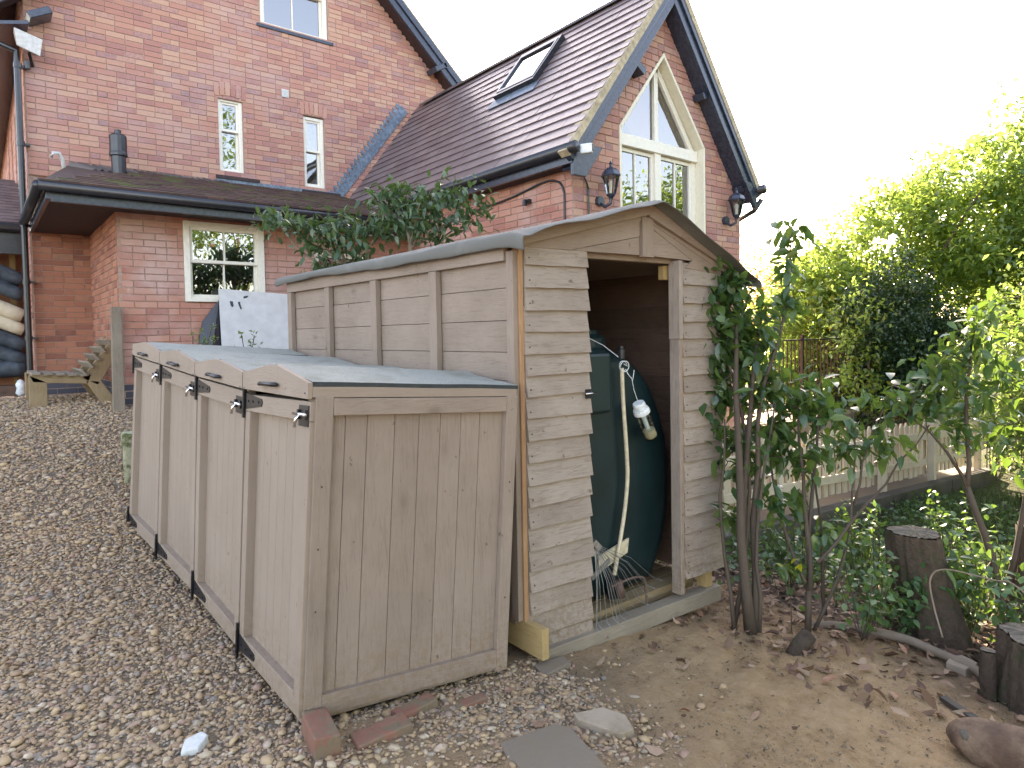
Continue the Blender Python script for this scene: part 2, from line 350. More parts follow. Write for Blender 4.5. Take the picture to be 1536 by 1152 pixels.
def pieces(name, items, parent, cap=290, size=1.0, smooth=False, stuffname=None):
    """items: (proto, 4x4 numpy). The largest on screen become objects, the rest one joined mesh."""
    if not items: return
    P = np.array([m[:3, 3] for _, m in items]); x, y, z = screen(P)
    inside = (z > .2) & (x > -40) & (x < 1576) & (y > -40) & (y < 1192)
    score = np.where(inside, 1/np.maximum(z, .2), 0)
    order = np.argsort(-score); single = set(order[:cap][score[order[:cap]] > 0].tolist())
    off = origin(parent)
    rest = {}
    for i, (pr, m) in enumerate(items):
        if i in single:
            o = bpy.data.objects.new(name, pr.me); COL.objects.link(o); o.parent = parent
            mm = m.copy(); mm[:3, 3] -= off; o.matrix_basis = Matrix(mm.tolist())
        else: rest.setdefault(pr.mat, []).append((pr, m))
    for mat, lst in rest.items():
        V = []; F = []; T = []; k = 0
        for pr, m in lst:
            V.append(pr.V @ m[:3, :3].T + m[:3, 3]-off); F += [tuple(a+k for a in f) for f in pr.F]; k += len(pr.V); T += [random.random()]*len(pr.V)
        me = fast_mesh(stuffname or name, np.concatenate(V), F, T, smooth)
        link(stuffname or name, me, mat, parent, kind='stuff')
def mat4(ox, oy, oz, loc):
    m = np.eye(4); m[:3, 0] = ox; m[:3, 1] = oy; m[:3, 2] = oz; m[:3, 3] = loc; return m

# leaves
LV = np.array([(0, 0, 0), (-.5, .3, .05), (0, .3, -.03), (.5, .3, .05), (-.42, .65, .0), (0, .65, -.07), (.42, .65, .0), (0, 1, -.2)])
LF = [(0, 2, 1), (0, 3, 2), (1, 2, 5, 4), (2, 3, 6, 5), (4, 5, 7), (5, 6, 7)]
SV = np.array([(0, 0, 0), (-.5, .45, .1), (0, 1, -.1), (.5, .45, .1)]); SF = np.array([(0, 2, 1), (0, 3, 2)])
LFT = np.array([(0, 2, 1), (0, 3, 2), (1, 2, 5), (1, 5, 4), (2, 3, 6), (2, 6, 5), (4, 5, 7), (5, 6, 7)])
def unit(a): return a/(np.linalg.norm(a, axis=-1, keepdims=True)+1e-9)
def leaf_frames(n, droop=-.3, spread=1.0, outward=None):
    d = rng.normal(size=(n, 3))*spread
    if outward is not None: d = d+outward
    d[:, 2] += droop; d = unit(d)
    up = rng.normal(size=(n, 3))*.45+np.array([0, 0, 1.0]); s = unit(np.cross(d, up)); nn = np.cross(s, d); return d, s, nn
def leaf_mesh(name, P, L, W, mat, parent, big=False, droop=-.3, outward=None, kind='stuff', **k):
    n = len(P); L = np.broadcast_to(L, n)[:, None, None]; W = np.broadcast_to(W, n)[:, None, None]
    d, s, nn = leaf_frames(n, droop, 1.0, outward)
    T, F = (LV, LFT) if big else (SV, SF)
    off = origin(parent) if parent is not None else np.zeros(3)
    V = (P-off)[:, None, :]+s[:, None, :]*T[None, :, 0:1]*W+d[:, None, :]*T[None, :, 1:2]*L+nn[:, None, :]*T[None, :, 2:3]*L
    Fa = (F[None]+(np.arange(n)*len(T))[:, None, None]).reshape(-1, 3)
    tone = np.repeat(rng.random(n), len(T))
    me = fast_mesh(name, V.reshape(-1, 3), Fa, tone, big)
    return link(name, me, mat, parent, kind=kind, **k)
LEAFP = {}
def leaf_items(P, L, W, mat, droop=-.3, outward=None):
    if mat not in LEAFP: LEAFP[mat] = Proto('leaf', LV, LF, mat, True)
    n = len(P); d, s, nn = leaf_frames(n, droop, 1.0, outward); L = np.broadcast_to(L, n); W = np.broadcast_to(W, n)
    return [(LEAFP[mat], mat4(s[i]*W[i], d[i]*L[i], nn[i]*L[i], P[i])) for i in range(n)]
def clumps(c, rad, n, cr, per, hollow=.35, seed=None, squash=.8):
    """points in leaf clumps spread over an uneven ellipsoid"""
    c = np.array(c); rad = np.array(rad); u = unit(rng.normal(size=(n, 3))); r = (hollow+(1-hollow)*rng.random((n, 1))**.6)
    bumpy = 1+.22*np.sin(u[:, :1]*5.1+c[0])*np.cos(u[:, 1:2]*4.3+c[1])+.12*np.sin(u[:, 2:3]*9)
    C = c+u*r*rad*bumpy; size = cr*(.5+rng.random((n, 1)))
    k = rng.poisson(per, n); idx = np.repeat(np.arange(n), k)
    P = C[idx]+rng.normal(size=(len(idx), 3))*size[idx]*np.array([.5, .5, .5*squash]); return P, C, u[idx]

# ------------------------------------------------------------------ ground
GP = np.array([(1, 2.5, 0), (.9, 4, -.02), (.95, 5.7, .11), (.5, 6.6, .42), (.1, 6.6, .50), (-1, 6.6, .5), (1.2, 8.2, .84), (0, 8.2, .82), (0, 10.2, .86), (-2.5, 8, .86), (-2, 6, .34), (-1.5, 4.5, .1), (-2, 3, 0), (0, 0, 0), (-3, 0, 0), (0, 2.5, 0), (0, 4, .02),
 (1.6, 1, -.05), (1.93, 2.47, -.09), (2.3, 2.5, -.15), (3.67, 2.44, -.2), (3, 1, -.2), (2, 1.9, -.12), (3.45, .85, -.33), (4.5, 1.5, -.38), (5.8, 3.6, -.62), (8.1, 3.6, -.88), (13, 3.6, -1.1), (4.4, 3.2, -.36), (3, 4.5, -.12), (2.2, 5.4, .1),
 (3.5, 7, .5), (4.5, 8, .7), (2.5, 7.8, .78), (6.3, 4.4, -.45), (9, 5, -.6), (12, 6, -.9), (8, 1, -.6), (6, -1, -.4), (12, 0, -.9), (3, -2, -.2), (-4, 12, .8), (4, 12, .8), (9, 10, -.3), (18, 5, -1.3), (18, -5, -1.2), (-8, 5, .4), (-8, -5, 0), (5, -9, -.3), (14, 14, -1)], float)
def trend(X, Y): return -.03*X+.035*Y
SG = 2.6
def _phi(r): return np.exp(-(r/SG)**2)
_D = np.hypot(GP[:, None, 0]-GP[None, :, 0], GP[:, None, 1]-GP[None, :, 1])
_w = np.linalg.solve(_phi(_D)+np.eye(len(GP))*.03, GP[:, 2]-trend(np.clip(GP[:, 0], -14, 22), np.clip(GP[:, 1], -12, 16)))
def gz(X, Y):
    X = np.asarray(X, float); Y = np.asarray(Y, float); sh = X.shape; x = X.ravel(); y = Y.ravel()
    out = trend(np.clip(x, -14, 22), np.clip(y, -12, 16))
    for i in range(len(GP)): out = out+_w[i]*_phi(np.hypot(x-GP[i, 0], y-GP[i, 1]))
    return out.reshape(sh)
def gravel_w(x, y):      # 1 where the gravel bed lies
    edge = np.where(y > 2.5, 2.2, .95+.0*x) + 0
    a = 1/(1+np.exp(-(edge-x+.10*np.sin(y*9)+.07*np.sin(x*23+y*13))*14))
    b = np.exp(-(((x-1.75)/.75)**2+((y-2.30)/.24)**2)*1.1)+.75*np.exp(-(((x-1.9)/.35)**2+((y-1.95)/.35)**2))
    return np.clip(np.maximum(a, b), 0, 1)
def fbm(x, y, s, seed=0):
    r = np.random.default_rng(seed); out = 0
    for k in range(14):
        a = r.random()*6.28; f = s*(1.0+r.random()*1.8)*(1.35**(k//4)); out = out+np.sin(x*f*math.cos(a)+y*f*math.sin(a)+r.random()*6.28)/(1+k*.25)
    return out/4
def grid(name, xs, ys, zf):
    X, Y = np.meshgrid(xs, ys, indexing='ij'); Z = zf(X, Y); nx, ny = X.shape
    V = np.stack([X, Y, Z], -1).reshape(-1, 3); i = np.arange(nx*ny).reshape(nx, ny)
    F = np.stack([i[:-1, :-1], i[1:, :-1], i[1:, 1:], i[:-1, 1:]], -1).reshape(-1, 4)
    return fast_mesh(name, V, F, None, True), X.ravel(), Y.ravel()
def zfun(X, Y):
    z = gz(X, Y); near = np.exp(-(((X-3)/5)**2+((Y-1.5)/4)**2))
    g = gravel_w(X, Y)
    return z+(1-g)*near*(.022*fbm(X, Y, 4.5, 3)+.013*fbm(X, Y, 15, 5))
xs = np.concatenate([[-400, -150, -60, -30, -15, -8], np.arange(-5, 0, .12), np.arange(0, 6, .035), np.arange(6, 14, .15), [15, 18, 22, 30, 50, 100, 200, 400]])
ys = np.concatenate([[-400, -150, -60, -30, -12, -5], np.arange(-1.5, 4.5, .035), np.arange(4.5, 11, .1), [12, 14, 17, 22, 30, 60, 150, 400]])
me, gx, gy = grid('ground', xs, ys, zfun)
gw = gravel_w(gx, gy)
lit = np.clip(1/(1+np.exp(-(gx*.55-gy*.0-1.55-.35*np.sin(gy*3+1)-.25*np.sin(gx*5))*6))*1.0, 0, 1)*(gy < 3.9)
lit = np.clip(lit*(.5+.5*fbm(gx, gy, 3, 9))+1.0*((gx > 4.2)), 0, 1)*(1-gw)
sand = np.exp(-(((gx-2.9)/1.0)**2+((gy-1.55)/.95)**2)*1.2); lit = lit*(1-np.clip(sand*1.6, 0, 1))
green = np.clip((gx-5.4)/1.5, 0, 1)*.6
a = me.attributes.new('zone', 'FLOAT_COLOR', 'POINT'); a.data.foreach_set('color', np.stack([gw, lit, green, np.ones_like(gw)], -1).astype(np.float32).ravel())
link('ground', me, 'ground', kind='structure')
def gzz(x, y): return float(zfun(np.array([x]), np.array([y]))[0])

# ------------------------------------------------------------------ house
YM, YG, YA = 10.3, 4.92, 8.22
UB = [(0, 0, 0), (1, 0, 0), (1, 0, 1), (0, 0, 1), (.012, -.008, .05), (.988, -.008, .05), (.988, -.008, .95), (.012, -.008, .95)]
UBF = [(4, 5, 6, 7), (0, 1, 5, 4), (1, 2, 6, 5), (2, 3, 7, 6), (3, 0, 4, 7)]
BRP = {k: Proto('brick', UB, UBF, k) for k in ('brick', 'brick_annex', 'brick_old', 'blue_brick')}
def lay(items, back, O, u, n, z0, z1, spans, kind='brick', course=.075, depth=.11, kindf=None):
    O = np.array(O, float); u = np.array(u, float); n = np.array(n, float); Z = np.array([0, 0, 1.0])
    nc = int(round((z1-z0)/course)); frac = .137
    for c in range(nc):
        zc = z0+c*course; frac = .11 if c % 2 else .0
        for (a, b) in spans(zc+course/2):
            if b-a < .03: continue
            p = O+u*a; back.hexa([p-n*depth+Z*zc, p+u*(b-a)-n*depth+Z*zc, p+u*(b-a)+Z*zc, p+Z*zc, p-n*depth+Z*(zc+course), p+u*(b-a)-n*depth+Z*(zc+course), p+u*(b-a)+Z*(zc+course), p+Z*(zc+course)])
            t = a-((a-frac) % .225)-.225
            while t < b:
                L = .225 if random.random() > .16 else .1125
                s, e = max(t, a), min(t+L, b); t += L
                if e-s < .035: continue
                kk = kindf(zc, s) if kindf else kind
                jit = random.uniform(-.0015, .002)
                items.append((BRP[kk], mat4(u*(e-s-.0065+random.uniform(-.002, .001)), -n*(1+jit*80)*1.0, Z*(course-.0075+random.uniform(-.002, .0005)), O+u*(s+.0035)+n*jit+Z*(zc+.004))))
def cut(base_, holes):
    def f(z):
        sp = list(base_(z))
        for (x0, x1, z0, z1) in holes:
            if z0 <= z <= z1:
                o = []
                for a, b in sp:
                    if x1 <= a or x0 >= b: o.append((a, b)); continue
                    if x0 > a: o.append((a, x0))
                    if x1 < b: o.append((x1, b))
                sp = o
        return sp
    return f
def sash(parent, x0, x1, z0, z1, Y, cols=1, split=None, fr=.055, blind=None, label=None, cill=None):
    """cream sliding-sash window facing -Y; the outer frame is the part, sashes / panes / sill its pieces"""
    split = split or (z0+z1)/2; m = MB()
    for a, b in (((x0, Y-.0, z0), (x0+fr, Y+.12, z1)), ((x1-fr*1.2, Y, z0), (x1, Y+.12, z1)), ((x0+fr, Y, z1-fr), (x1-fr*1.2, Y+.12, z1)), ((x0+fr, Y-.012, z0), (x1-fr*1.2, Y+.12, z0+fr*.8))): m.box(a, b, .5)
    wdw = m.build('window', 'cream_paint', parent, bevel=.004, label=label)
    xa, xb = x0+fr, x1-fr*1.2; t = .032
    for (za, zb, yy, dd) in ((split-.0, z1-fr, Y+.025, .035), (z0+fr*.8, split+.03, Y+.066, .035)):
        s = MB()
        for a, b in (((xa, yy, za), (xa+t, yy+dd, zb)), ((xb-t, yy, za), (xb, yy+dd, zb)), ((xa+t, yy, zb-t), (xb-t, yy+dd, zb)), ((xa+t, yy, za), (xb-t, yy+dd, za+t*1.1))): s.box(a, b, .5)
        for c in range(1, cols): xc = xa+(xb-xa)*c/cols; s.box((xc-.009, yy+.002, za+t), (xc+.009, yy+dd-.002, zb-t), .5)
        s.build('sash', 'cream_paint', wdw)
        w_ = (xb-xa-2*t)/cols
        for c in range(cols):
            g = MB(); X0 = xa+t+w_*c; g.add([(X0, yy+.018, za+t), (X0+w_, yy+.018, za+t), (X0+w_, yy+.018, zb-t), (X0, yy+.018, zb-t)], [(0, 1, 2, 3)]); g.build('pane', 'glass', wdw)
    if blind:
        mt, bz0, bz1 = blind; b = MB(); b.box((xa, Y+.125, bz0), (xb, Y+.13, bz1)); b.build('blind', mt, wdw)
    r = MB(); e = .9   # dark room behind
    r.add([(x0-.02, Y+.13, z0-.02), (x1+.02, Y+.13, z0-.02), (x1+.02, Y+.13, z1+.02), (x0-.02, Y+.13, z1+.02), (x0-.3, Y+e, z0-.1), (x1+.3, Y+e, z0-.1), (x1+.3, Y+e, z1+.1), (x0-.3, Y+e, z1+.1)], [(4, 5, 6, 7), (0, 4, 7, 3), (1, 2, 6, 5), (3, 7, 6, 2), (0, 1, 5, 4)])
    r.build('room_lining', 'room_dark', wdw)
    if cill:
        c = MB(); c.box((x0-.06, Y-.06, z0-.05), (x1+.08, Y+.05, z0-.002)); c.build('sill', cill, wdw, bevel=.004)
    return wdw
def arch_lintel(items, x0, x1, z, Y, h=.20):
    n = max(3, int(round((x1-x0+.1)/.075))); xa = x0-.05; w_ = (x1-x0+.10)/n; xm = (x0+x1)/2
    for i in range(n):
        x = xa+w_*i; rise = .035*(1-((x+w_/2-xm)/((x1-x0)/2+.05))**2); tl = ((x+w_/2)-xm)*.35
        items.append((BRP['brick'], mat4(np.array([w_-.009, 0, 0]), np.array([0, 1.9, 0]), np.array([tl*h, 0, h]), np.array([x+.004, YM if Y is None else Y, z+rise]))))

# ---- main house
house = thing('brick_house', 'tall red brick main house with cream sash windows and a steep gabled wall', 'house', (4.0, YM, .8))
mainholes = [(2.86, 3.21, 4.01, 5.08), (4.14, 4.48, 3.95, 5.05), (3.51, 4.59, 6.32, 7.9)]
def roofz_main(x): return 7.17-(x-5.59)*.917 if x > 4.1 else 7.17-(4.1-5.59)*.917-(4.1-x)*.917
def main_span(z):
    r = 5.59+(7.17-z)/.917; r = min(r, 9.5); l = .58 if z < 5.9 else .58+(z-5.9)/.9
    if z < 2.96: return [(.58, 1.3)]
    if z < 3.62: return []
    xr = r
    if z < 5.6: xr = min(r, 4.66+(z-3.5)/1.30)
    elif z < 6.2: xr = r
    out = [(l, xr)]
    return out
items = []; back = MB()
lay(items, back, (0, YM, 0), (1, 0, 0), (0, -1, 0), .80, 8.45, cut(main_span, mainholes), kindf=lambda z, s: 'blue_brick' if z < 1.0 else ('brick_old' if z < 3.2 else 'brick'))
arch_lintel(items, 2.86, 3.21, 5.085, YM-.002); arch_lintel(items, 4.14, 4.48, 5.055, YM-.002)
# side wall of the house (faces -X), seen edge-on at the far left
def side_span(z):
    out = [(0, 13.0)]
    for k in range(4):
        a = 1.0+k*1.15; top = 4.9+.12*k
        if 3.9 < z < top: out = [s for seg in out for s in ([(seg[0], a), (a+.34, seg[1])] if seg[0] < a < seg[1] else [seg])]
    return out
wall_main = None
bk = back.build('wall', 'mortar', house)
pieces('brick', items, bk, 295, stuffname='brick')
items2 = []; back2 = MB()
lay(items2, back2, (.57, YM+.02, 0), (0, 1, 0), (-1, 0, 0), .80, 6.5, side_span, 'brick_annex')
sw = back2.build('wall', 'mortar', house, label='orange side wall with tall narrow recesses'); pieces('brick', items2, sw, 200, stuffname='brick')
m = MB(); m.box((.685, YM+.15, 3.8), (.71, YM+13.0, 5.4))
m.build('recess_panel', 'brick_old', house)
for args in ((2.86, 3.21, 4.01, 5.09, YM+.03, 1, 4.62, ('blind', 4.03, 4.56)), (4.14, 4.48, 3.95, 5.06, YM+.03, 1, 4.52, ('curtain', 3.98, 4.98))):
    x0, x1, z0, z1, Y, cols, sp, bl = args; sash(house, x0, x1, z0, z1, Y, cols, sp, .045, bl, cill=None)
m = MB(); m.box((2.80, YM-.05, 3.90), (3.42, YM+.05, 3.945)); m.box((4.08, YM-.05, 3.84), (4.72, YM+.05, 3.885)); m.build('sill', 'soffit_brown', house)
sash(house, 3.51, 4.59, 6.32, 7.92, YM+.03, 2, 6.98, .06, None, cill='black_paint')
# roof, barge boards
bz = lambda x: 7.17-(x-5.59)*.917
for sx in (1, -1):
    ap = 4.1; za = bz(ap); x1 = 8.3 if sx > 0 else .25
    zl = za-abs(x1-ap)*.917 if sx > 0 else 5.55
    m = MB(); p0, p1 = np.array((ap, 10.02, za)), np.array((x1, 10.02, zl)); d = p1-p0; nn = np.array([-d[2], 0, d[0]])/np.linalg.norm(d)*(1 if sx > 0 else -1); 
    if nn[2] < 0: nn = -nn
    m.prism([p0-nn*.02, p1-nn*.02, p1+nn*.17, p0+nn*.17], (0, .05, 0)); m.prism([p0+nn*.09, p1+nn*.09, p1+nn*.19, p0+nn*.19], (0, -.03, 0)); m.build('barge_board', 'black_paint', house, bevel=.004)
    m = MB(); m.prism([p0+nn*.19, p1+nn*.19, p1+nn*.24, p0+nn*.24], (0, .22, 0)); m.build('verge_mortar', 'verge_mortar' if sx > 0 else 'black_paint', house)
    m = MB(); m.prism([p0+nn*.20+(0, .2, 0), p1+nn*.20+(0, .2, 0), p1+nn*.28+(0, .2, 0), p0+nn*.28+(0, .2, 0)], (0, 13, 0)); m.build('roof', 'plum_tile', house)
    m = MB(); m.prism([p0-nn*.0+(0, .05, 0), p1+(0, .05, 0), p1+nn*.04+(0, .05, 0), p0+nn*.04+(0, .05, 0)], (0, .25, 0)); m.build('soffit', 'soffit_brown', house)
for x, z in ((6.55, 6.33), (5.0, 7.75), (.72, 5.62)):
    m = MB(); m.bar((x-.10, 10.14, z-.10), (x+.13, 10.14, z+.03), .30, .09, (0, 0, 1)); m.build('purlin_end', 'black_paint', house, bevel=.01)
m = MB(); m.prism([(.62, 10.02, 5.42), (.62, 23, 5.42), (.18, 23, 5.30), (.18, 10.02, 5.30)], (0, 0, .04)); m.box((.12, 10.0, 5.28), (.18, 23, 5.5)); m.build('soffit', 'black_paint', house)
m = MB(); m.tube([(.08, 10.0, 5.5), (.08, 23, 5.5)], .06, 8); m.build('gutter', 'black_plastic', house, smooth=True)
m = MB(); m.tube([(.10, 10.35, 5.42), (.30, 10.24, 5.2), (.50, 10.20, 5.12), (.50, 10.20, 4.9), (.505, 10.20, 1.1)], .036, 10)
for z in (4.95, 4.0, 3.0, 2.3, 1.6): m.lathe((.503, 10.20, z), [(.044, -.03), (.044, .03)], 10); m.box((.47, 10.2, z-.012), (.60, 10.29, z+.012))
m.build('downpipe', 'black_plastic', house, smooth=False)
m = MB(); m.box((1.3, YM-.005, 2.78), (1.42, YM+.01, 2.86)); 
m = MB(); m.box((3.80, YM-.025, 5.28), (3.91, YM, 5.40)); 
for k in range(3): m.box((3.815, YM-.032, 5.295+k*.033), (3.895, YM-.02, 5.315+k*.033))
m.build('air_vent', 'grey_plastic', house)
fl = MB(); fl.hexa([(.50, 9.98, 5.12), (.72, 9.98, 5.04), (.72, 10.16, 5.10), (.50, 10.16, 5.18), (.47, 9.96, 5.32), (.75, 9.96, 5.24), (.75, 10.18, 5.26), (.47, 10.18, 5.34)]); fl = fl.build('floodlight', 'grey_plastic', house, bevel=.006)
m = MB(); m.bar((.62, 10.1, 5.1), (.66, 10.28, 5.0), .03, .03); m.lathe((.60, 10.2, 4.97), [(.035, -.04), (.035, .05)], 8); m.build('bracket', 'black_plastic', fl)
# flue on the lean-to roof
m = MB(); m.lathe((1.50, 9.85, 3.55), [(.085, 0), (.085, .36), (.105, .37), (.105, .40), (.10, .42), (.10, .62), (.085, .64), (.04, .64), (.04, .70), (.02, .71)], 14)
m.build('flue_pipe', 'black_plastic', None, smooth=False, loc=(1.5, 9.85, 3.5), label='short black metal flue pipe standing on the low mossy roof', cat='flue')

# ---- lean-to (annex)
annex = thing('lean_to_annex', 'single storey brick lean-to with deep black eaves and mossy low roof', 'building', (2.8, YA, .85))
def ann_kind(z, s):
    if z < 1.06: return 'blue_brick'
    return 'brick_annex'
ah = [(1.86, 2.76, 1.98, 2.90), (3.40, 4.10, 1.75, 2.67)]
items = []; back = MB()
lay(items, back, (0, YA, 0), (1, 0, 0), (0, -1, 0), .40, 2.94, cut(lambda z: [(1.21, 4.85)], ah), kindf=ann_kind)
lay(items, back, (1.206, YM, 0), (0, -1, 0), (-1, 0, 0), .55, 2.94, lambda z: [(0, YM-YA+.004)], kindf=lambda z, s: 'blue_brick' if z < 1.06 else 'brick_old')
bk = back.build('wall', 'mortar', annex); pieces('brick', items, bk, 295, stuffname='brick')
sash(annex, 1.86, 2.76, 1.98, 2.90, YA-.03, 2, 2.43, .065)
sash(annex, 3.40, 4.10, 1.75, 2.67, YA+.03, 1, 2.2, .05)
m = MB(); m.box((.59, 7.79, 2.93), (4.60, YM-.02, 2.96)); m.build('soffit', 'soffit_brown', annex)
m = MB(); m.box((.60, 7.76, 2.90), (4.62, 7.80, 3.03)); m.box((.56, 7.76, 2.92), (.60, YM-.02, 3.06)); m.build('fascia', 'black_paint', annex, bevel=.003)
m = MB(); m.tube([(.50, 7.70, 3.035), (4.56, 7.70, 3.01)], .050, 8); m.tube([(.50, 7.70, 3.035), (.50, YM-.05, 3.035)], .050, 8); m.build('gutter', 'black_plastic', annex, smooth=True)
TILE = {k: Proto('roof_tile', [(0, 0, 0), (1, 0, 0), (1, 1, -.02), (0, 1, -.02), (0, 0, 1), (1, 0, 1), (1, 1, .5), (0, 1, .5)], [(0, 3, 2, 1), (4, 5, 6, 7), (0, 1, 5, 4), (1, 2, 6, 5), (3, 0, 4, 7)], k) for k in ('plum_tile', 'moss_tile')}
# main slope from eave (Y 7.70, z 3.10) to wall (Y 10.3, z 3.86); tiles run in courses
items = []
E0, E1 = np.array((0, 7.68, 3.065)), np.array((0, YM, 3.84)); up = (E1-E0); SL = np.linalg.norm(up); up /= SL; nn = np.array([0, -up[2], up[1]])
nrow = 15; ex = SL/nrow
for r in range(nrow):
    x = .50+(r*ex)*.55*0.9+(.085 if r % 2 else 0)
    while x < 4.62:
        j = random.uniform(0, .006); items.append((TILE['moss_tile'], mat4(np.array([.163, 0, 0]), up*ex*1.25, nn*(.022+j), E0+np.array([x, 0, 0])+up*(r*ex)+nn*.004))); x += .167
rb = MB(); rb.hexa([(.5, 7.70, 3.02), (4.6, 7.70, 3.02), (4.6, YM, 3.72), (1.0, YM, 3.72), (.5, 7.70, 3.06), (4.6, 7.70, 3.06), (4.6, YM, 3.825), (1.0, YM, 3.825)])
rb.add([(.48, 7.70, 3.05), (.48, YM, 3.05), (1.02, YM, 3.82)], [(0, 1, 2), (0, 2, 1)])
rf = rb.build('roof', 'moss_tile', annex); pieces('roof_tile', items, rf, 200, stuffname='roof_tile')
# slanting row of clay tiles where the roof meets the wall
CT = Proto('ridge_tile', *(lambda n: ([(math.cos(a)*.09, y, math.sin(a)*.09) for y in (0, 1) for a in np.linspace(0, math.pi, n)]+[(math.cos(a)*.075, y, math.sin(a)*.075) for y in (0, 1) for a in np.linspace(0, math.pi, n)],
   [(i, i+1, n+i+1, n+i) for i in range(n-1)]+[(2*n+i+1, 2*n+i, 3*n+i, 3*n+i+1) for i in range(n-1)]+[(i+1, i, 2*n+i, 2*n+i+1) for i in range(n-1)]+[(n+i, n+i+1, 3*n+i+1, 3*n+i) for i in range(n-1)]+[(0, n, 3*n, 2*n), (n-1, 3*n-1, 4*n-1, 2*n-1)]))(6), 'ridge_clay')
items = []
for i in range(24):
    x = 1.02+i*.079; d = unit(np.array([.62, -.62, -.30])); s = unit(np.cross(d, (0, 0, 1))); u_ = np.cross(s, d)
    items.append((CT, mat4(s*.62, d*.34, u_*.8, np.array([x, YM-.05, 3.80+random.uniform(-.006, .006)]))))
pieces('ridge_tile', items, rf)
m = MB(); m.box((2.8, YM-.03, 3.76), (4.68, YM-.003, 3.90)); m.build('flashing', 'lead', annex)
m = MB(); m.tube([(.92, 9.9, 3.62), (.90, 9.88, 3.78), (.86, 9.84, 3.86), (.80, 9.82, 3.85), (.78, 9.82, 3.79)], .022, 8); m.build('vent_pipe', 'grey_plastic', annex, smooth=True)

# ---- gabled extension
ext = thing('gabled_extension', 'brick extension with plum tiled roof and arrow-shaped cream window in its gable', 'building', (6.3, YG, .2))
RX, RZ, SLP = 6.25, 5.50, 1.31
def gspan(z):
    hw = (5.42-z)/SLP
    l, r = max(4.80, RX-hw), min(7.84, RX+.06+hw)
    if l >= r: return []
    sp = [(l, r)]
    if z < 3.79: h = (5.51, 7.07)
    elif z < 4.76: k = (z-3.79)/(4.76-3.79); h = (5.51+(6.28-5.51)*k, 7.07-(7.07-6.28)*k)
    else: return sp
    if z < 1.4: return sp
    return [(l, h[0]), (h[1], r)]
items = []; back = MB()
lay(items, back, (0, YG, 0), (1, 0, 0), (0, -1, 0), -.55, 5.42, gspan)
lay(items, back, (4.796, YM, 0), (0, -1, 0), (-1, 0, 0), -.1, 3.32, lambda z: [(0, YM-YG+.004)], kind='brick_annex')
lay(items, back, (7.84, YG+.11, 0), (0, 1, 0), (1, 0, 0), -.55, 3.32, lambda z: [(0, 5.2)], kind='brick_annex')
bk = back.build('wall', 'mortar', ext); pieces('brick', items, bk, 295, stuffname='brick')
# window: recessed, cream lined reveal
WX0, WX1, WZ0, WZS, WZA, WXM, WY = 5.51, 7.07, 1.45, 3.79, 4.76, 6.29, YG+.13
m = MB()
def slab2(m, pts, y0, y1): m.prism([(x, y0, z) for x, z in pts], (0, y1-y0, 0))
t = .035
slab2(m, [(WX0, WZ0), (WX0+t, WZ0), (WX0+t, WZS), (WX0, WZS)], YG-.012, WY); slab2(m, [(WX1-t, WZ0), (WX1, WZ0), (WX1, WZS), (WX1-t, WZS)], YG-.012, WY+.0)
slab2(m, [(WX0, WZS), (WX0+t, WZS-.01), (WXM, WZA-.05), (WXM, WZA)], YG-.012, WY); slab2(m, [(WX1, WZS), (WXM, WZA), (WXM, WZA-.05), (WX1-t, WZS-.01)], YG-.012, WY)
m.build('window_reveal', 'cream_reveal', ext)
f_ = .07; m = MB()
slab2(m, [(WX0+t, WZ0), (WX0+t+f_, WZ0), (WX0+t+f_, WZS-.16), (WX0+t, WZS-.16)], WY-.02, WY+.05); slab2(m, [(WX1-t-f_, WZ0), (WX1-t, WZ0), (WX1-t, WZS-.16), (WX1-t-f_, WZS-.16)], WY-.02, WY+.05)
slab2(m, [(WX0+t, WZS-.16), (WX1-t, WZS-.16), (WX1-t-.01, WZS-.03), (WX0+t+.01, WZS-.03)], WY-.06, WY+.05)
slab2(m, [(WXM-.055, WZ0), (WXM+.055, WZ0), (WXM+.055, WZS-.16), (WXM-.055, WZS-.16)], WY-.04, WY+.05)
slab2(m, [(WXM-.035, WZS-.03), (WXM+.035, WZS-.03), (WXM+.035, WZA-.13), (WXM-.035, WZA-.13)], WY-.02, WY+.05)
for s in (-1, 1):
    e = WX0+t if s < 0 else WX1-t
    slab2(m, [(e-s*.01, WZS-.03), (e-s*.10, WZS-.03), (WXM, WZA-.17), (WXM, WZA-.06)], WY-.02, WY+.05)
wdw = m.build('window', 'cream_paint', ext, bevel=.003, label='tall cream window with pointed top light')
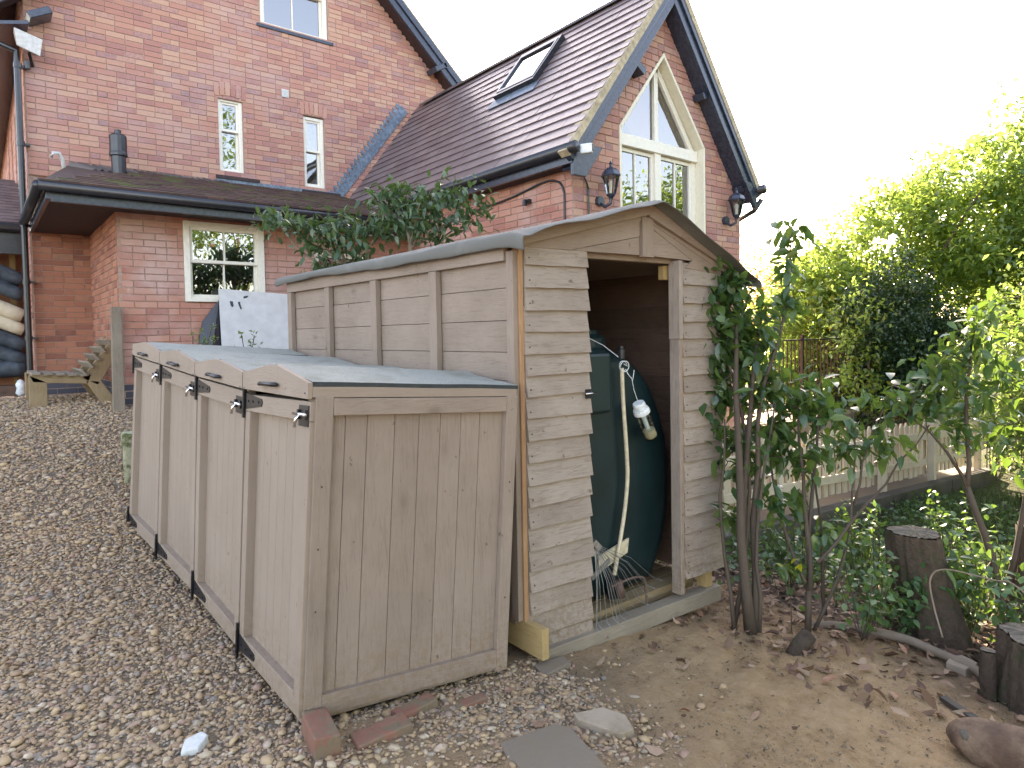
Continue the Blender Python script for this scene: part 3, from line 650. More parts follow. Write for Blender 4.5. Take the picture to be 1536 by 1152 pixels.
for s in (-1, 1):
    a, b = (WX0+t+f_, WXM-.055) if s < 0 else (WXM+.055, WX1-t-f_)
    m = MB(); q = .04
    slab2(m, [(a, WZ0), (a+q, WZ0), (a+q, WZS-.17), (a, WZS-.17)], WY-.005, WY+.035); slab2(m, [(b-q, WZ0), (b, WZ0), (b, WZS-.17), (b-q, WZS-.17)], WY-.005, WY+.035)
    slab2(m, [(a+q, WZS-.17-q), (b-q, WZS-.17-q), (b-q, WZS-.17), (a+q, WZS-.17)], WY-.005, WY+.035); xm = (a+b)/2
    slab2(m, [(xm-.011, WZ0), (xm+.011, WZ0), (xm+.011, WZS-.17-q), (xm-.011, WZS-.17-q)], WY, WY+.03); m.build('casement', 'cream_paint', wdw)
    for c in ((a+q, xm-.011), (xm+.011, b-q)):
        g = MB(); g.add([(c[0], WY+.015, WZ0), (c[1], WY+.015, WZ0), (c[1], WY+.015, WZS-.21), (c[0], WY+.015, WZS-.21)], [(0, 1, 2, 3)]); g.build('pane', 'glass', wdw)
    e = WX0+t if s < 0 else WX1-t
    g = MB(); P = [(e-s*.09, WY+.015, WZS-.03), (WXM+s*.034, WY+.015, WZS-.03), (WXM+s*.034, WY+.015, WZA-.20)]; g.add(P, [(0, 1, 2)] if s < 0 else [(0, 2, 1)]); g.build('pane', 'glass', wdw)
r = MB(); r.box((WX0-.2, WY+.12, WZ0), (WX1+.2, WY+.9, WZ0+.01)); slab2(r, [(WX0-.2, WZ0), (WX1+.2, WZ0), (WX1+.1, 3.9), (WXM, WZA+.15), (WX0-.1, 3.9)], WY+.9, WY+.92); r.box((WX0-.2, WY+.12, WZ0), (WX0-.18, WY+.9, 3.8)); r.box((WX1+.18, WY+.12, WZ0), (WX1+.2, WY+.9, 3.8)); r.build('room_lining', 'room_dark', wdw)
# roof
YR0, YR1 = 4.70, YM-.01
items = []
for sx in (-1, 1):
    eave = np.array((RX+sx*1.66, 0, RZ+.06-1.66*SLP)); top = np.array((RX, 0, RZ+.06)); up = top-eave; SL = np.linalg.norm(up); up /= SL; nn = unit(np.cross(up, (0, sx*1.0, 0)))
    if nn[2] < 0: nn = -nn
    rows = 17; ex = SL/rows; tw = .30
    for r in range(rows):
        y = YR0-(tw/2 if r % 2 else 0)
        while y < YR1-.05:
            y0 = max(y, YR0); y1 = min(y+tw-.004, YR1); y += tw
            mid = (y0+y1)/2; zr = eave+up*(r*ex)
            j = random.uniform(0, .004); A = np.array([0, (y1-y0), 0])
            base_p = eave+up*(r*ex-.02)+nn*(.012+j); base_p = np.array([base_p[0], y0, base_p[2]])
            if sx < 0: items.append((TILE['plum_tile'], mat4(-A, up*(ex*1.2), nn*.036, base_p+A)))
            else: items.append((TILE['plum_tile'], mat4(A, up*(ex*1.2), nn*.036, base_p)))
m = MB()
for sx in (-1, 1):
    e = np.array((RX+sx*1.66, 0, RZ+.03-1.66*SLP)); tp = np.array((RX, 0, RZ+.03)); m.prism([e+(0, YR0+.02, 0), tp+(0, YR0+.02, 0), tp+(0, YR0+.02, -.06), e+(0, YR0+.02, -.06)], (0, YR1-YR0-.03, 0))
rf = m.build('roof', 'plum_tile', ext); pieces('roof_tile', items, rf, 295, stuffname='roof_tile')
RT_ = Proto('ridge_tile', CT.V*np.array([1.25, 1, 1]), CT.F, 'ridge_clay')
pieces('ridge_tile', [(RT_, mat4(np.array([1, 0, 0.]), np.array([0, .445, 0]), np.array([0, 0, .9]), np.array([RX, YR0+i*.45, RZ+.045]))) for i in range(12)], rf)
# barge boards, mouldings, verge mortar
for sx in (-1, 1):
    e = np.array((RX+sx*1.70, 4.72, RZ-1.70*SLP)); tp = np.array((RX, 4.72, RZ)); d = unit(e-tp); nn = np.array([-d[2], 0, d[0]]); nn = nn if nn[2] > 0 else -nn
    vert = np.array((0, 0, 1.0))
    m = MB(); m.prism([tp-vert*.26, e-nn*.16, e+nn*.0, tp+vert*.0], (0, .045, 0)); m.prism([tp-vert*.10, e-nn*.055, e, tp], (0, -.025, 0)); m.prism([tp-vert*.26+(0, .045, 0), e-nn*.16+(0, .045, 0), e-nn*.13+(0, .045, 0), tp-vert*.22+(0, .045, 0)], (0, .16, 0))
    m.build('barge_board', 'black_paint', ext, bevel=.004)
    m = MB(); m.prism([tp+vert*.0+(0, -.032, 0), e+nn*.0+(0, -.032, 0), e+nn*.075+(0, -.032, 0), tp+vert*.125+(0, -.032, 0)], (0, .12, 0)); m.build('verge_mortar', 'verge_mortar', ext)
for x, z in ((5.72, 4.42), (6.90, 4.38), (4.86, 3.38), (7.72, 3.38)):
    m = MB(); s = 1 if x < 6.3 else -1; m.bar((x-s*.10, 4.84, z+.05), (x+s*.06, 4.84, z-.04), .16, .085, (0, 0, 1)); m.build('purlin_end', 'black_paint', ext, bevel=.006)
for sx in (-1, 1):
    xe = RX+sx*1.66; xw = 4.80 if sx < 0 else 7.84
    m = MB(); m.box((min(xe-sx*.05, xe-sx*.01), 4.72, 3.22), (max(xe-sx*.05, xe-sx*.01), YM-.02, 3.40)); m.build('fascia', 'black_paint', ext)
    m = MB(); m.box((min(xe-sx*.05, xw), 4.78, 3.22), (max(xe-sx*.05, xw), YM-.02, 3.245)); m.build('soffit', 'soffit_brown', ext)
    m = MB(); m.tube([(xe+sx*.03, 4.62, 3.35), (xe+sx*.03, YM-.1, 3.35)], .058, 10); m.build('gutter', 'black_plastic', ext, smooth=True)
    m = MB(); m.prism([(xe-sx*.02, 4.70, 3.42), (xe-sx*.02, 4.70, 3.10), (xw+sx*.02, 4.70, 3.10), (xw-sx*.22, 4.70, 3.42)], (0, .05, 0)); m.build('eave_box', 'black_paint', ext, bevel=.004)
m = MB(); m.tube([(8.0, 4.70, 3.24), (7.98, 4.8, 3.10), (7.92, 5.0, 3.0), (7.92, 5.12, 2.9), (7.92, 5.12, .3)], .034, 8); m.build('downpipe', 'black_plastic', ext, smooth=True)
# stepped lead flashing against the main wall
items = []; pl = Proto('lead_step', [(0, 0, 0), (1, 0, 0), (1, 0, .35), (.35, 0, 1), (0, 0, 1), (0, -.05, 0), (1, -.05, 0), (1, -.05, .35), (.35, -.05, 1), (0, -.05, 1)], [(9, 8, 7, 6, 5), (0, 1, 6, 5), (1, 2, 7, 6), (2, 3, 8, 7), (3, 4, 9, 8), (4, 0, 5, 9)], 'lead')
m = MB(); m.prism([(4.60, YM-.012, 3.62), (6.02, YM-.012, 5.46), (5.90, YM-.012, 5.56), (4.56, YM-.012, 3.80)], (0, -.014, 0)); fl = m.build('flashing', 'lead', ext)
for i in range(22):
    x = 4.56+i*.062; z = 3.78+i*.062*1.33; items.append((pl, mat4(np.array([.085, 0, 0.]), np.array([0, .25, 0]), np.array([-.02, 0, .085]), np.array([x-.06, YM-.012, z-.02]))))
pieces('lead_step', items, fl)
# skylight
def roofpt(x, y, h=0): nn = unit(np.array([-SLP, 0, 1.0])); p = np.array([x, y, RZ+.06-(RX-x)*SLP]); return p+nn*h
m = MB()
def rbox(m, x0, x1, y0, y1, h0, h1): m.hexa([roofpt(x0, y0, h0), roofpt(x0, y1, h0), roofpt(x1, y1, h0), roofpt(x1, y0, h0), roofpt(x0, y0, h1), roofpt(x0, y1, h1), roofpt(x1, y1, h1), roofpt(x1, y0, h1)])
for q in ((5.54, 5.60, 6.26, 7.08), (6.0, 6.06, 6.26, 7.08), (5.60, 6.0, 6.26, 6.33), (5.60, 6.0, 7.01, 7.08)): rbox(m, *q, .0, .115)
m_ = m.build('skylight', 'black_plastic', ext, bevel=.004)
m = MB(); rbox(m, 5.595, 6.005, 6.325, 7.015, .085, .095); m.build('pane', 'sky_glass', m_)
m = MB()
for q in ((5.575, 5.60, 6.30, 7.04), (6.0, 6.025, 6.30, 7.04), (5.60, 6.0, 6.30, 6.325), (5.60, 6.0, 7.015, 7.04)): rbox(m, *q, .1155, .122)
m.build('trim', 'galv', m_)
m = MB(); rbox(m, 5.44, 5.54, 6.20, 7.14, .048, .058); m.build('flashing', 'lead', m_)
# cables, camera
m = MB(); m.tube([(4.775, 6.6, 3.05), (4.775, 5.9, 3.09), (4.775, 5.35, 3.16), (4.775, 5.12, 3.13), (4.775, 5.03, 3.02), (4.775, 5.02, 2.8), (4.775, 5.02, 1.6)], .012, 6, cr=4)
m.tube([(4.80, 4.90, 3.22), (4.92, 4.89, 3.17), (4.99, 4.89, 3.06), (5.0, 4.89, 2.9), (5.0, 4.89, 1.6)], .010, 6, cr=4); m.build('cable', 'black_plastic', ext, smooth=True)
sc_ = thing('security_camera', 'small white security camera on the black eave corner of the gable', 'camera', (4.66, 4.69, 3.38))
m = MB(); m.bar((4.66, 4.66, 3.34), (4.72, 4.55, 3.34), .055, .095); m.build('body', 'white_plastic', sc_, bevel=.012)
m = MB(); m.bar((4.719, 4.552, 3.345), (4.724, 4.542, 3.345), .042, .06); m.build('lens', 'black_plastic', sc_)
m = MB(); m.bar((4.62, 4.70, 3.34), (4.665, 4.665, 3.34), .03, .03); m.build('arm', 'white_plastic', sc_)
m = MB(); m.box((4.74, 5.55, 2.98), (4.79, 5.63, 3.02)); m.lathe((4.72, 5.59, 2.985), [(.0, -.04), (.03, -.035), (.02, .03)], 8); m.build('sensor_light', 'black_plastic', ext)
def lantern(x, z, label):
    L = thing('wall_lantern', label, 'lantern', (x, YG, z), 'wall lanterns flanking the gable window')
    y = YG-.17
    m = MB(); m.tube([(x-.02, YG-.005, z-.13), (x-.02, YG-.05, z-.13)], .055, 10); m.tube([(x-.02, YG-.03, z-.15), (x-.02, YG-.10, z-.20), (x, y+.01, z-.17), (x, y, z-.11)], .018, 8); m.build('wall_arm', 'black_paint', L, smooth=False)
    m = MB(); m.lathe((x, y, z), [(.012, -.13), (.045, -.09), (.05, -.075)], 6); m.build('base_cup', 'black_paint', L)
    m = MB(); m.lathe((x, y, z), [(.10, .10), (.105, .115), (.085, .16), (.05, .19), (.02, .20), (.012, .23), (.02, .24), (.004, .265)], 6); m.build('cap', 'black_paint', L)
    m = MB()
    for k in range(6):
        a = 2*math.pi*k/6; m.bar((x+.047*math.cos(a), y+.047*math.sin(a), z-.08), (x+.088*math.cos(a), y+.088*math.sin(a), z+.105), .008, .008, (0, .3, 1))
    m.build('cage', 'black_paint', L)
    m = MB(); V = []; n = 6
    for r, zz in ((.043, -.075), (.083, .10)): V += [(x+r*math.cos(2*math.pi*k/n), y+r*math.sin(2*math.pi*k/n), z+zz) for k in range(n)]
    m.add(V, [(k, (k+1) % n, n+(k+1) % n, n+k) for k in range(n)]); m.build('glass', 'lantern_glass', L)
    m = MB(); m.lathe((x, y, z), [(.018, -.07), (.018, .0), (.028, .03), (.015, .06)], 8); m.build('bulb', 'cream_paint', L)
lantern(5.19, 3.06, 'black wall lantern between the gable window and the eave corner with the camera'); lantern(7.50, 3.07, 'black wall lantern on the far right edge of the brick gable')

# ---- side porch with a rack of curved lengths
po = thing('side_porch', 'low tiled porch roof with black gutter at the far left of the house', 'porch', (-.4, 11.2, .85))
items = []; E0 = np.array((0, 10.95, 3.12)); up = unit(np.array([0, 1.0, .62])); nn = unit(np.array([0, -.62, 1.0])); ex = .10
for r in range(14):
    x = -2.6+(.08 if r % 2 else 0)
    while x < .52: items.append((TILE['plum_tile'], mat4(np.array([.162, 0, 0]), up*ex*1.3, nn*.02, E0+np.array([x, 0, 0])+up*r*ex))); x += .165
m = MB(); m.hexa([(-2.6, 10.95, 3.06), (.52, 10.95, 3.06), (.52, 12.3, 3.9), (-2.6, 12.3, 3.9), (-2.6, 10.95, 3.11), (.52, 10.95, 3.11), (.52, 12.3, 3.95), (-2.6, 12.3, 3.95)])
rf = m.build('roof', 'plum_tile', po); pieces('roof_tile', items, rf, 150, stuffname='roof_tile')
m = MB(); m.tube([(-2.6, 10.9, 3.06), (.5, 10.9, 3.06)], .06, 8); m.box((-2.6, 10.97, 2.72), (.52, 11.02, 3.04)); m.build('gutter', 'black_plastic', po)
m = MB(); m.box((-2.6, 11.6, .8), (.55, 11.7, 3.1)); m.build('wall', 'brick_old', po)
m = MB()
for x in (-1.2, -.6, -.05, .38): m.box((x, 11.42, .8), (x+.07, 11.48, 2.8))
m.build('batten', 'fresh_wood_z', po)
rack = [(2.50, .10, 'plank_slate'), (2.30, .10, 'plank_slate'), (2.02, .10, 'plank_pale'), (1.83, .09, 'plank_pale'), (1.62, .10, 'plank_slate'), (1.42, .10, 'plank_slate'), (1.20, .12, 'plank_slate')]
names = ['dark curved half-round length topmost in the rack under the porch', 'dark curved half-round length second from the top of the porch rack', 'pale cream curved length, upper of the two pale ones in the rack', 'pale cream curved length, lower of the two pale ones in the rack', 'dark curved length just below the pale ones in the porch rack', 'dark curved length second from the bottom of the porch rack', 'dark thick length at the bottom of the porch rack']
for (z, r, mt), lb in zip(rack, names):
    dr = 0 if z < 1.3 else 1
    pts = [(-1.6, 11.15, z+.02), (-.6, 11.18, z+.10*dr), (-.1, 11.15, z+.10*dr), (.20, 11.12, z+.02*dr), (.50, 11.10, z-.12*dr)]
    m = MB(); m.tube(pts, [r, r, r, r, r*.9], 12, cr=3); m.build('curved_length', mt, None, smooth=True, loc=(-.5, 11.15, z), label=lb, cat='log', group='curved lengths racked under the side porch')
m = MB(); m.box((-1.6, 11.0, .84), (.50, 11.25, .98)); m.build('timber_baulk', 'dark_wood_x', None, loc=(-.5, 11.1, .84), label='dark timber baulk on the ground below the racked lengths', cat='timber')
m = MB(); m.lathe((.42, 10.6, .86), [(.03, 0), (.06, .04), (.045, .10), (.06, .15), (.03, .20), (.0, .22)], 9); m.build('white_bag', 'white_plastic', None, smooth=True, loc=(.42, 10.6, .86), label='small crumpled white bag beside the front leg of the slatted chair', cat='bag')

# ------------------------------------------------------------------ bin store
BB = np.array([(.960, 2.556, .002), (.974, 3.392, -.02), (.965, 4.223, .02), (.921, 5.006, .072), (.871, 5.756, .125)])
BT = np.array([(1.045, 2.54, 1.311), (1.047, 3.386, 1.290), (1.028, 4.225, 1.324), (.991, 5.002, 1.377), (.95, 5.744, 1.43)])
XD = np.array([.9975, -.086, -.062])
def BM(u, v, h):      # u bays 0..4, v depth (m), h height (m)
    k = int(min(max(math.floor(u), 0), 3)); f = u-k
    b = BB[k]*(1-f)+BB[k+1]*f; t = BT[k]*(1-f)+BT[k+1]*f
    return b+(t-b)*(h/1.31)+XD*v
def bm(u, v, h): return tuple(BM(u, v, h))
m1 = 1/.83     # one metre along the row in bay units
store = thing('bin_store', 'long taupe wooden bin store of four bays with peaked grey felt lids', 'bin store', tuple(BM(2, .5, 0)))
def bx(name, u0, u1, v0, v1, h0, h1, mat, parent=store, bev=.003, **k):
    m = MB(); m.box((u0, v0, h0), (u1, v1, h1), None, bm); return m.build(name, mat, parent, bevel=bev, **k)
W = .97
bx('corner_post', 0, .085*m1, 0.0, .072, 0.0, 1.31, 'painted_wood_z'); bx('corner_post', 0.0, .05*m1, W-.062, W, 0.0, 1.31, 'painted_wood_z')
bx('corner_post', 4-.07*m1, 4, 0, .07, 0, 1.31, 'painted_wood_z'); bx('corner_post', 4-.07*m1, 4, W-.07, W, 0, 1.31, 'painted_wood_z')
for k in (1, 2, 3): bx('divider', k-.02, k+.02, .06, W, .02, 1.29, 'painted_wood_z')
# end panel (faces the viewer)
bx('rail', .0, .045*m1, .0725, W-.0625, 1.235, 1.305, 'painted_wood_x'); bx('rail', .0, .045*m1, .0725, W-.0625, .02, .105, 'painted_wood_x')
ws = [.062, .095, .125, .115, .105, .105, .10, .128]; s = (W-.135)/sum(ws); v = .073
for wi in ws:
    bx('board', .028*m1, .046*m1+random.uniform(-.002, .001), v+.0012, v+wi*s-.0012, .10, 1.24, 'painted_wood_z', bev=.0015); v += wi*s
bx('rail', .02*m1, .045*m1, .00, W, .0, .0195, 'painted_wood_x')
# far end, back and floor
bx('end_panel', 4-.03*m1, 4-.01*m1, .07, W-.07, .02, 1.3, 'painted_wood_z'); bx('back_panel', .06, 3.94, W-.02, W-.005, .02, 1.3, 'painted_wood_y')
# four doors
for b in range(4):
    u0 = b+(.045*m1*0+.012*m1 if b else .086*m1*0+.02*m1) + (.0 if b else 0)
    u0 = b+.012*m1 if b else .012*m1; u1 = b+1-.012*m1
    m = MB(); g = .065*m1; gl = .06*m1
    fr = [(u0, u0+gl*(1 if b else .9), .0, 1.225), (u1-g*.9, u1, .0, 1.225)]
    st = lambda ua, ub, h0, h1, v0=-.012, v1=.018: m.box((ua, v0, h0), (ub, v1, h1), None, bm)
    dr = MB(); dr.box((u0, .0365, .03), (u1, .046, 1.29), None, bm); door = dr.build('door', 'door_wood_z', store)
    for nm, (ua, ub, h0, h1), mt in (('stile', (u0, u0+gl, .03, 1.21), 'door_wood_z'), ('stile', (u1-g, u1, .03, 1.21), 'door_wood_z'), ('rail', (u0, u1, 1.2115, 1.292), 'door_wood_y'), ('rail', (u0+gl+.002, u1-g-.002, .03, .115), 'door_wood_y')):
        bx(nm, ua, ub, -.018, .036, h0, h1+(.014 if h1 > 1.25 and b else 0), mt, door, .003)
    n = 7; a, e = u0+gl, u1-g; ww = (e-a)/n
    for i in range(n): bx('board', a+ww*i+.0012, a+ww*(i+1)-.0012, .022, .036, .10, 1.215, 'door_wood_z', door, .0025)
    # hinges (left side, i.e. far edge of each bay) and latch
    for hz in (1.262, .075):
        m = MB(); m.box((b+1-.012, -.030, hz-.085), (b+1+.010, -.018, hz+.085), None, bm)
        P = [bm(b+1-.03, -.0225, hz-.04), bm(b+1-.03, -.0225, hz+.038), bm(b+1-.30, -.0225, hz+.016), bm(b+1-.315, -.0225, hz), bm(b+1-.30, -.0225, hz-.018)]
        m.prism(P, tuple(XD*.004)); m.tube([bm(b+1-.015, -.03, hz-.06), bm(b+1-.015, -.03, hz+.06)], .006, 6)
        for q in (.08, .16, .26): m.tube([bm(b+1-q, -.026, hz), bm(b+1-q, -.022, hz)], .006, 6)
        m.build('hinge', 'black_iron', door)
    lu = b+.055*m1 if b else .060; hz = 1.235
    m = MB(); m.box((lu-.035, -.023, hz-.045), (lu+.085, -.018, hz+.04), None, bm); m.box((lu-.028, -.034, hz-.018), (lu-.01, -.022, hz+.022), None, bm); m.box((lu+.06, -.034, hz-.018), (lu+.078, -.022, hz+.022), None, bm)
    lt = m.build('latch', 'black_iron', door, bevel=.001)
    m = MB(); m.tube([bm(lu-.045, -.037, hz+.004), bm(lu+.11, -.037, hz+.004)], .007, 7); m.tube([bm(lu+.025, -.037, hz+.004), bm(lu+.028, -.052, hz-.012), bm(lu+.028, -.056, hz-.048)], [.006, .006, .007], 7); m.build('bolt', 'chrome', lt, smooth=True)
# lids
def lidtop(u, b):   # height of the lid surface
    f = u-b; e = 1.372
    return e+(.065*(1-abs(f-.5)/.5))
for b in range(4):
    a, e, p = b+.008, b+.992, b+.5
    m = MB(); q = -.034
    H0, H1, Hn, He, Hp = (1.302 if b == 0 else 1.320), 1.320, (1.368 if b == 0 else 1.402), 1.402, 1.440
    poly = [bm(a, q, H0), bm(a, q, Hn), bm(p-.05, q, Hp), bm(p+.04, q, Hp), bm(e, q, He), bm(e, q, H1)]
    m.prism(poly, tuple(XD*.020)); lid = m.build('lid', 'door_wood_y', store, bevel=.0015)
    m = MB(); N = 14; nv = 10; Vt = []
    for iv in range(nv+1):
        vv = -.016+iv/nv*(W+.018)
        for iu in range(N+1):
            uu = a+(e-a)*iu/N; f = min(abs(uu-p)/.48, 1); H_ = Hn-(.010*iv/nv if b == 0 else 0) if uu < p else He-.012; hh = H_+(Hp-H_)*(1-f)*(1-.35*iv/nv)+.001*math.sin(uu*31+iv)+random.uniform(-.0007, .0007)
            Vt.append(bm(uu, vv, hh+.003))
    nb = len(Vt); Vb = [tuple(np.array(v_)-(0, 0, .018)) for v_ in Vt]
    idx = lambda iu, iv: iv*(N+1)+iu
    F = [(idx(i, j), idx(i, j+1), idx(i+1, j+1), idx(i+1, j)) for i in range(N) for j in range(nv)]
    edge = [idx(i, 0) for i in range(N+1)]+[idx(N, j) for j in range(1, nv+1)]+[idx(i, nv) for i in range(N-1, -1, -1)]+[idx(0, j) for j in range(nv-1, 0, -1)]
    F += [(edge[i], edge[(i+1) % len(edge)], edge[(i+1) % len(edge)]+nb, edge[i]+nb) for i in range(len(edge))]
    ns = len(F)-len(edge); m.add(Vt+Vb, F); m.M = [0]*ns+[1]*len(edge); m.build('felt', ['lid_felt', 'felt_edge'], lid)
    for uu in ((a, a+.035*m1*.8), (e-.03, e)): 
        m = MB(); m.box((uu[0], -.0135, 1.308), (uu[1], W-.004, 1.352), None, bm); m.build('side_rail', 'painted_wood_x' if b else 'door_wood_x', lid, bevel=.002)
    hu = b+.52; hz = 1.352
    m = MB(); m.tube([bm(hu-.10, q-.004, hz), bm(hu-.10, q-.020, hz)], .010, 8); m.tube([bm(hu+.10, q-.004, hz), bm(hu+.10, q-.020, hz)], .009, 8)
    m.tube([bm(hu-.14, q-.012, hz), bm(hu-.09, q-.022, hz), bm(hu, q-.03, hz+.002), bm(hu+.09, q-.022, hz), bm(hu+.13, q-.012, hz)], [.006, .011, .007, .011, .006], 8); m.build('handle', 'black_iron', lid, smooth=True)
    m = MB()
    for uu in (a+.03, e-.03): m.tube([bm(uu, q-.0025, 1.325), bm(uu, q+.002, 1.325)], .004, 6)
    m.build('screw', 'screw', lid)
m = MB()
for vv, hh in ((.035, .95), (.03, .45), (.94, .9), (.94, .35), (.03, .70)): m.tube([bm(-.002, vv, hh), bm(.003, vv, hh)], .0045, 6)
m.build('screw', 'screw', store)

# ------------------------------------------------------------------ shed
C0 = np.array((2.146, 2.567, 0.0)); SX = np.array((.9975, -.065, 0)); SY = np.array((-.026, 1.0, 0))
def SM(a, b, z): return C0+SX*a+SY*b+np.array((0, 0, z))
def sm(a, b, z): return tuple(SM(a, b, z))
SWID, SLEN = 1.53, 2.85
shed = thing('garden_shed', 'taupe timber shed with open doorway, waney boards and grey felt roof', 'shed', tuple(SM(.76, 1.4, -.12)))
def sbx(name, a0, a1, b0, b1, z0, z1, mat, parent=shed, bev=.003, **k):
    m = MB(); m.box((a0, b0, z0), (a1, b1, z1), None, sm); return m.build(name, mat, parent, bevel=bev, **k)
# ground beams
m = MB(); m.hexa([sm(-.028, -.135, -.07), sm(.014, -.135, -.07), sm(-.03, 2.9, .02), sm(-.072, 2.9, .02), sm(-.028, -.135, .085), sm(.014, -.135, .085), sm(-.03, 2.9, .17), sm(-.072, 2.9, .17)]); m.build('sill_beam', 'fresh_wood_y', shed, bevel=.003, label='pale fresh timber plank sticking out at the shed corner')
m = MB(); m.hexa([sm(.024, -.07, -.16), sm(SWID-.01, -.02, -.18), sm(SWID-.01, .06, -.18), sm(.024, .03, -.16), sm(.024, -.07, -.065), sm(SWID-.01, -.02, -.085), sm(SWID-.01, .06, -.085), sm(.024, .03, -.065)]); m.build('sill_beam', 'grey_wood_x', shed, bevel=.004)
sbx('post_block', SWID-.12, SWID-.06, .01, .08, -.085, .05, 'fresh_wood_z')
# left side: posts outside the boards
bays = [0, .70, 1.40, 2.10, 2.80]
for i, b in enumerate(bays):
    if i == 0: continue
    sbx('post', -.075, -.040, b-.038, b+.038, .0, 1.915, 'painted_wood_z')
sbx('post', -.060, -.030, .002, .056, .09, 1.965, 'painted_wood_z', label='taupe post at the shed front corner')
sbx('post', -.0295, -.002, -.008, .045, -.02, 1.985, 'raw_wood_z', label='bare orange post at the shed front corner')
z = .05; k = 0
while z < 1.93:
    h = random.uniform(.145, .17)
    for i in range(4):
        b0, b1 = bays[i]+(.056 if i == 0 else 0), bays[i+1]; o = .0
        sbx('side_board', -.038+random.uniform(0, .003), -.022, b0+.001, b1-.001, z+.0015, min(z+h-.0015, 1.95), 'painted_wood_y', bev=.0015)
    z += h
sbx('eave_plate', -.070, -.0395, .06, 2.86, 1.918, 2.0, 'painted_wood_y')
# right side and back, dark inside
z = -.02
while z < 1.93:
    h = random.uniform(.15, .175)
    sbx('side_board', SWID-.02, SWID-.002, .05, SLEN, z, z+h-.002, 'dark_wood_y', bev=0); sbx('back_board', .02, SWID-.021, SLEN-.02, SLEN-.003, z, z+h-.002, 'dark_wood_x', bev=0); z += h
sbx('light_leak_sheet', SWID-.0015, SWID+.012, .04, SLEN, -.05, 1.95, 'dark_wood_y', bev=0); sbx('light_leak_sheet', .0, SWID, SLEN-.0025, SLEN+.01, -.05, 2.0, 'dark_wood_x', bev=0); sbx('light_leak_sheet', -.021, -.012, .06, SLEN, -.05, 1.95, 'dark_wood_y', bev=0)  # sheets added behind the boards to stop light leaking through their gaps
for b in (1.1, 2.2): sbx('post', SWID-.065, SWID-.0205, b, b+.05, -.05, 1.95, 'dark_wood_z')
# doorway frame
DL, DR = .425, 1.105
sbx('door_post', DL-.055, DL-.012, .02, .075, -.06, 1.99, 'painted_wood_z'); 
m = MB(); m.box((DR+.035, -.020, -.06), (DR+.062, .05, 1.50), None, sm); m.box((DR+.03, -.030, 1.50), (DR+.062, .05, 1.97), None, sm); m.build('door_post', 'weathered_board_z', shed, bevel=.003, label='pale post on the right of the doorway')
sbx('door_post', DR+.0625, DR+.072, -.016, .04, -.06, 1.93, 'raw_wood_z')
sbx('lintel', .06, SWID-.02, .03, .085, 1.955, 2.03, 'painted_wood_x')
sbx('block', DR+.0, DR+.06, .06, .10, 1.86, 1.945, 'fresh_wood_z')
# feather-edge cladding
def clad(a0, a1, z0, z1, ex, ragL, ragR, lean):
    z = z1; i = 0
    while z > z0+.02:
        h = ex*random.uniform(.94, 1.06); zb = max(z-h, z0); la, ra = a0+random.uniform(-ragL, ragL), a1+random.uniform(-ragR, ragR)
        tl = random.uniform(-.006, .006); t0 = .007; t1 = .024+random.uniform(0, .004); zt = z+.02
        n = 6; V = []
        for j in range(n+1):
            f = j/n; aa = la+(ra-la)*f; wv = random.uniform(-.002, .002)+tl*(f-.5); bt = .0 if lean else 0
            V += [sm(aa, -t1, zb+wv), sm(aa, -.002, zb+wv), sm(aa, -.003, zt), sm(aa, -.003-t0*.4, zt)]
        F = []
        for j in range(n):
            k = j*4; F += [(k, k+4, k+7, k+3), (k, k+1, k+5, k+4), (k+3, k+7, k+6, k+2), (k+1, k+2, k+6, k+5)]
        F += [(0, 3, 2, 1), (n*4, n*4+1, n*4+2, n*4+3)]
        m = MB(); m.add(V, F); cb = m.build('cladding_board', 'weathered_board_x', shed)
        m = MB(); s = .022; m.tube([sm(la+s, -t1+.006, zb+.035), sm(la+s, -t1-.0005+.003, zb+.035)], .0042, 6)
        m.build('nail', 'screw', cb)
        z = zb; i += 1
clad(.0, DL+.0, -.075, 2.0, .110, .004, .009, 0)
clad(DR+.076, SWID+.02, .03, 1.94, .108, .004, .006, 0)
# gable boards
AP = .87; ZL, ZAP = 2.0, 2.265
def gz_(a): return ZL+(ZAP-ZL)*(a/AP) if a < AP else ZL-.02+(ZAP-ZL+.02)*(1-(a-AP)/(SWID+.02-AP))
def gpoly(name, pts, y, t, mat, **k): m = MB(); m.prism([sm(a, y, z) for a, z in pts], tuple(SY*t)); return m.build(name, mat, shed, bevel=.002, **k)
gpoly('gable_board', [(-.01, 1.985), (.30, 1.985), (AP-.05, 2.09), (AP-.05, gz_(AP-.05)-.055), (0, gz_(0)-.01)], -.016, .018, 'painted_wood_x')
gpoly('gable_board', [(.305, 1.983), (AP-.05, 1.985), (AP-.05, 2.088)], -.014, .016, 'painted_wood_x')
gpoly('gable_board', [(AP+.05, 1.985), (DR+.17, 1.975), (AP+.052, gz_(AP+.05)-.10)], -.014, .016, 'painted_wood_x')
gpoly('gable_board', [(DR+.17, 1.975), (DR+.10, 1.93), (SWID+.02, 1.90), (SWID+.02, gz_(SWID)-.03), (AP+.052, gz_(AP+.05)-.055), (AP+.052, gz_(AP+.05)-.098)], -.016, .018, 'painted_wood_x')
gpoly('gable_upright', [(AP-.045, 1.975), (AP+.045, 1.975), (AP+.045, 2.20), (AP-.045, 2.20)], -.034, .03, 'painted_wood_z', label='short upright board at the middle of the gable')
gpoly('barge_board', [(-.10, gz_(0)-.03), (AP, ZAP-.05), (AP, ZAP+.025), (-.10, gz_(0)+.03)], -.046, .022, 'painted_wood_x')
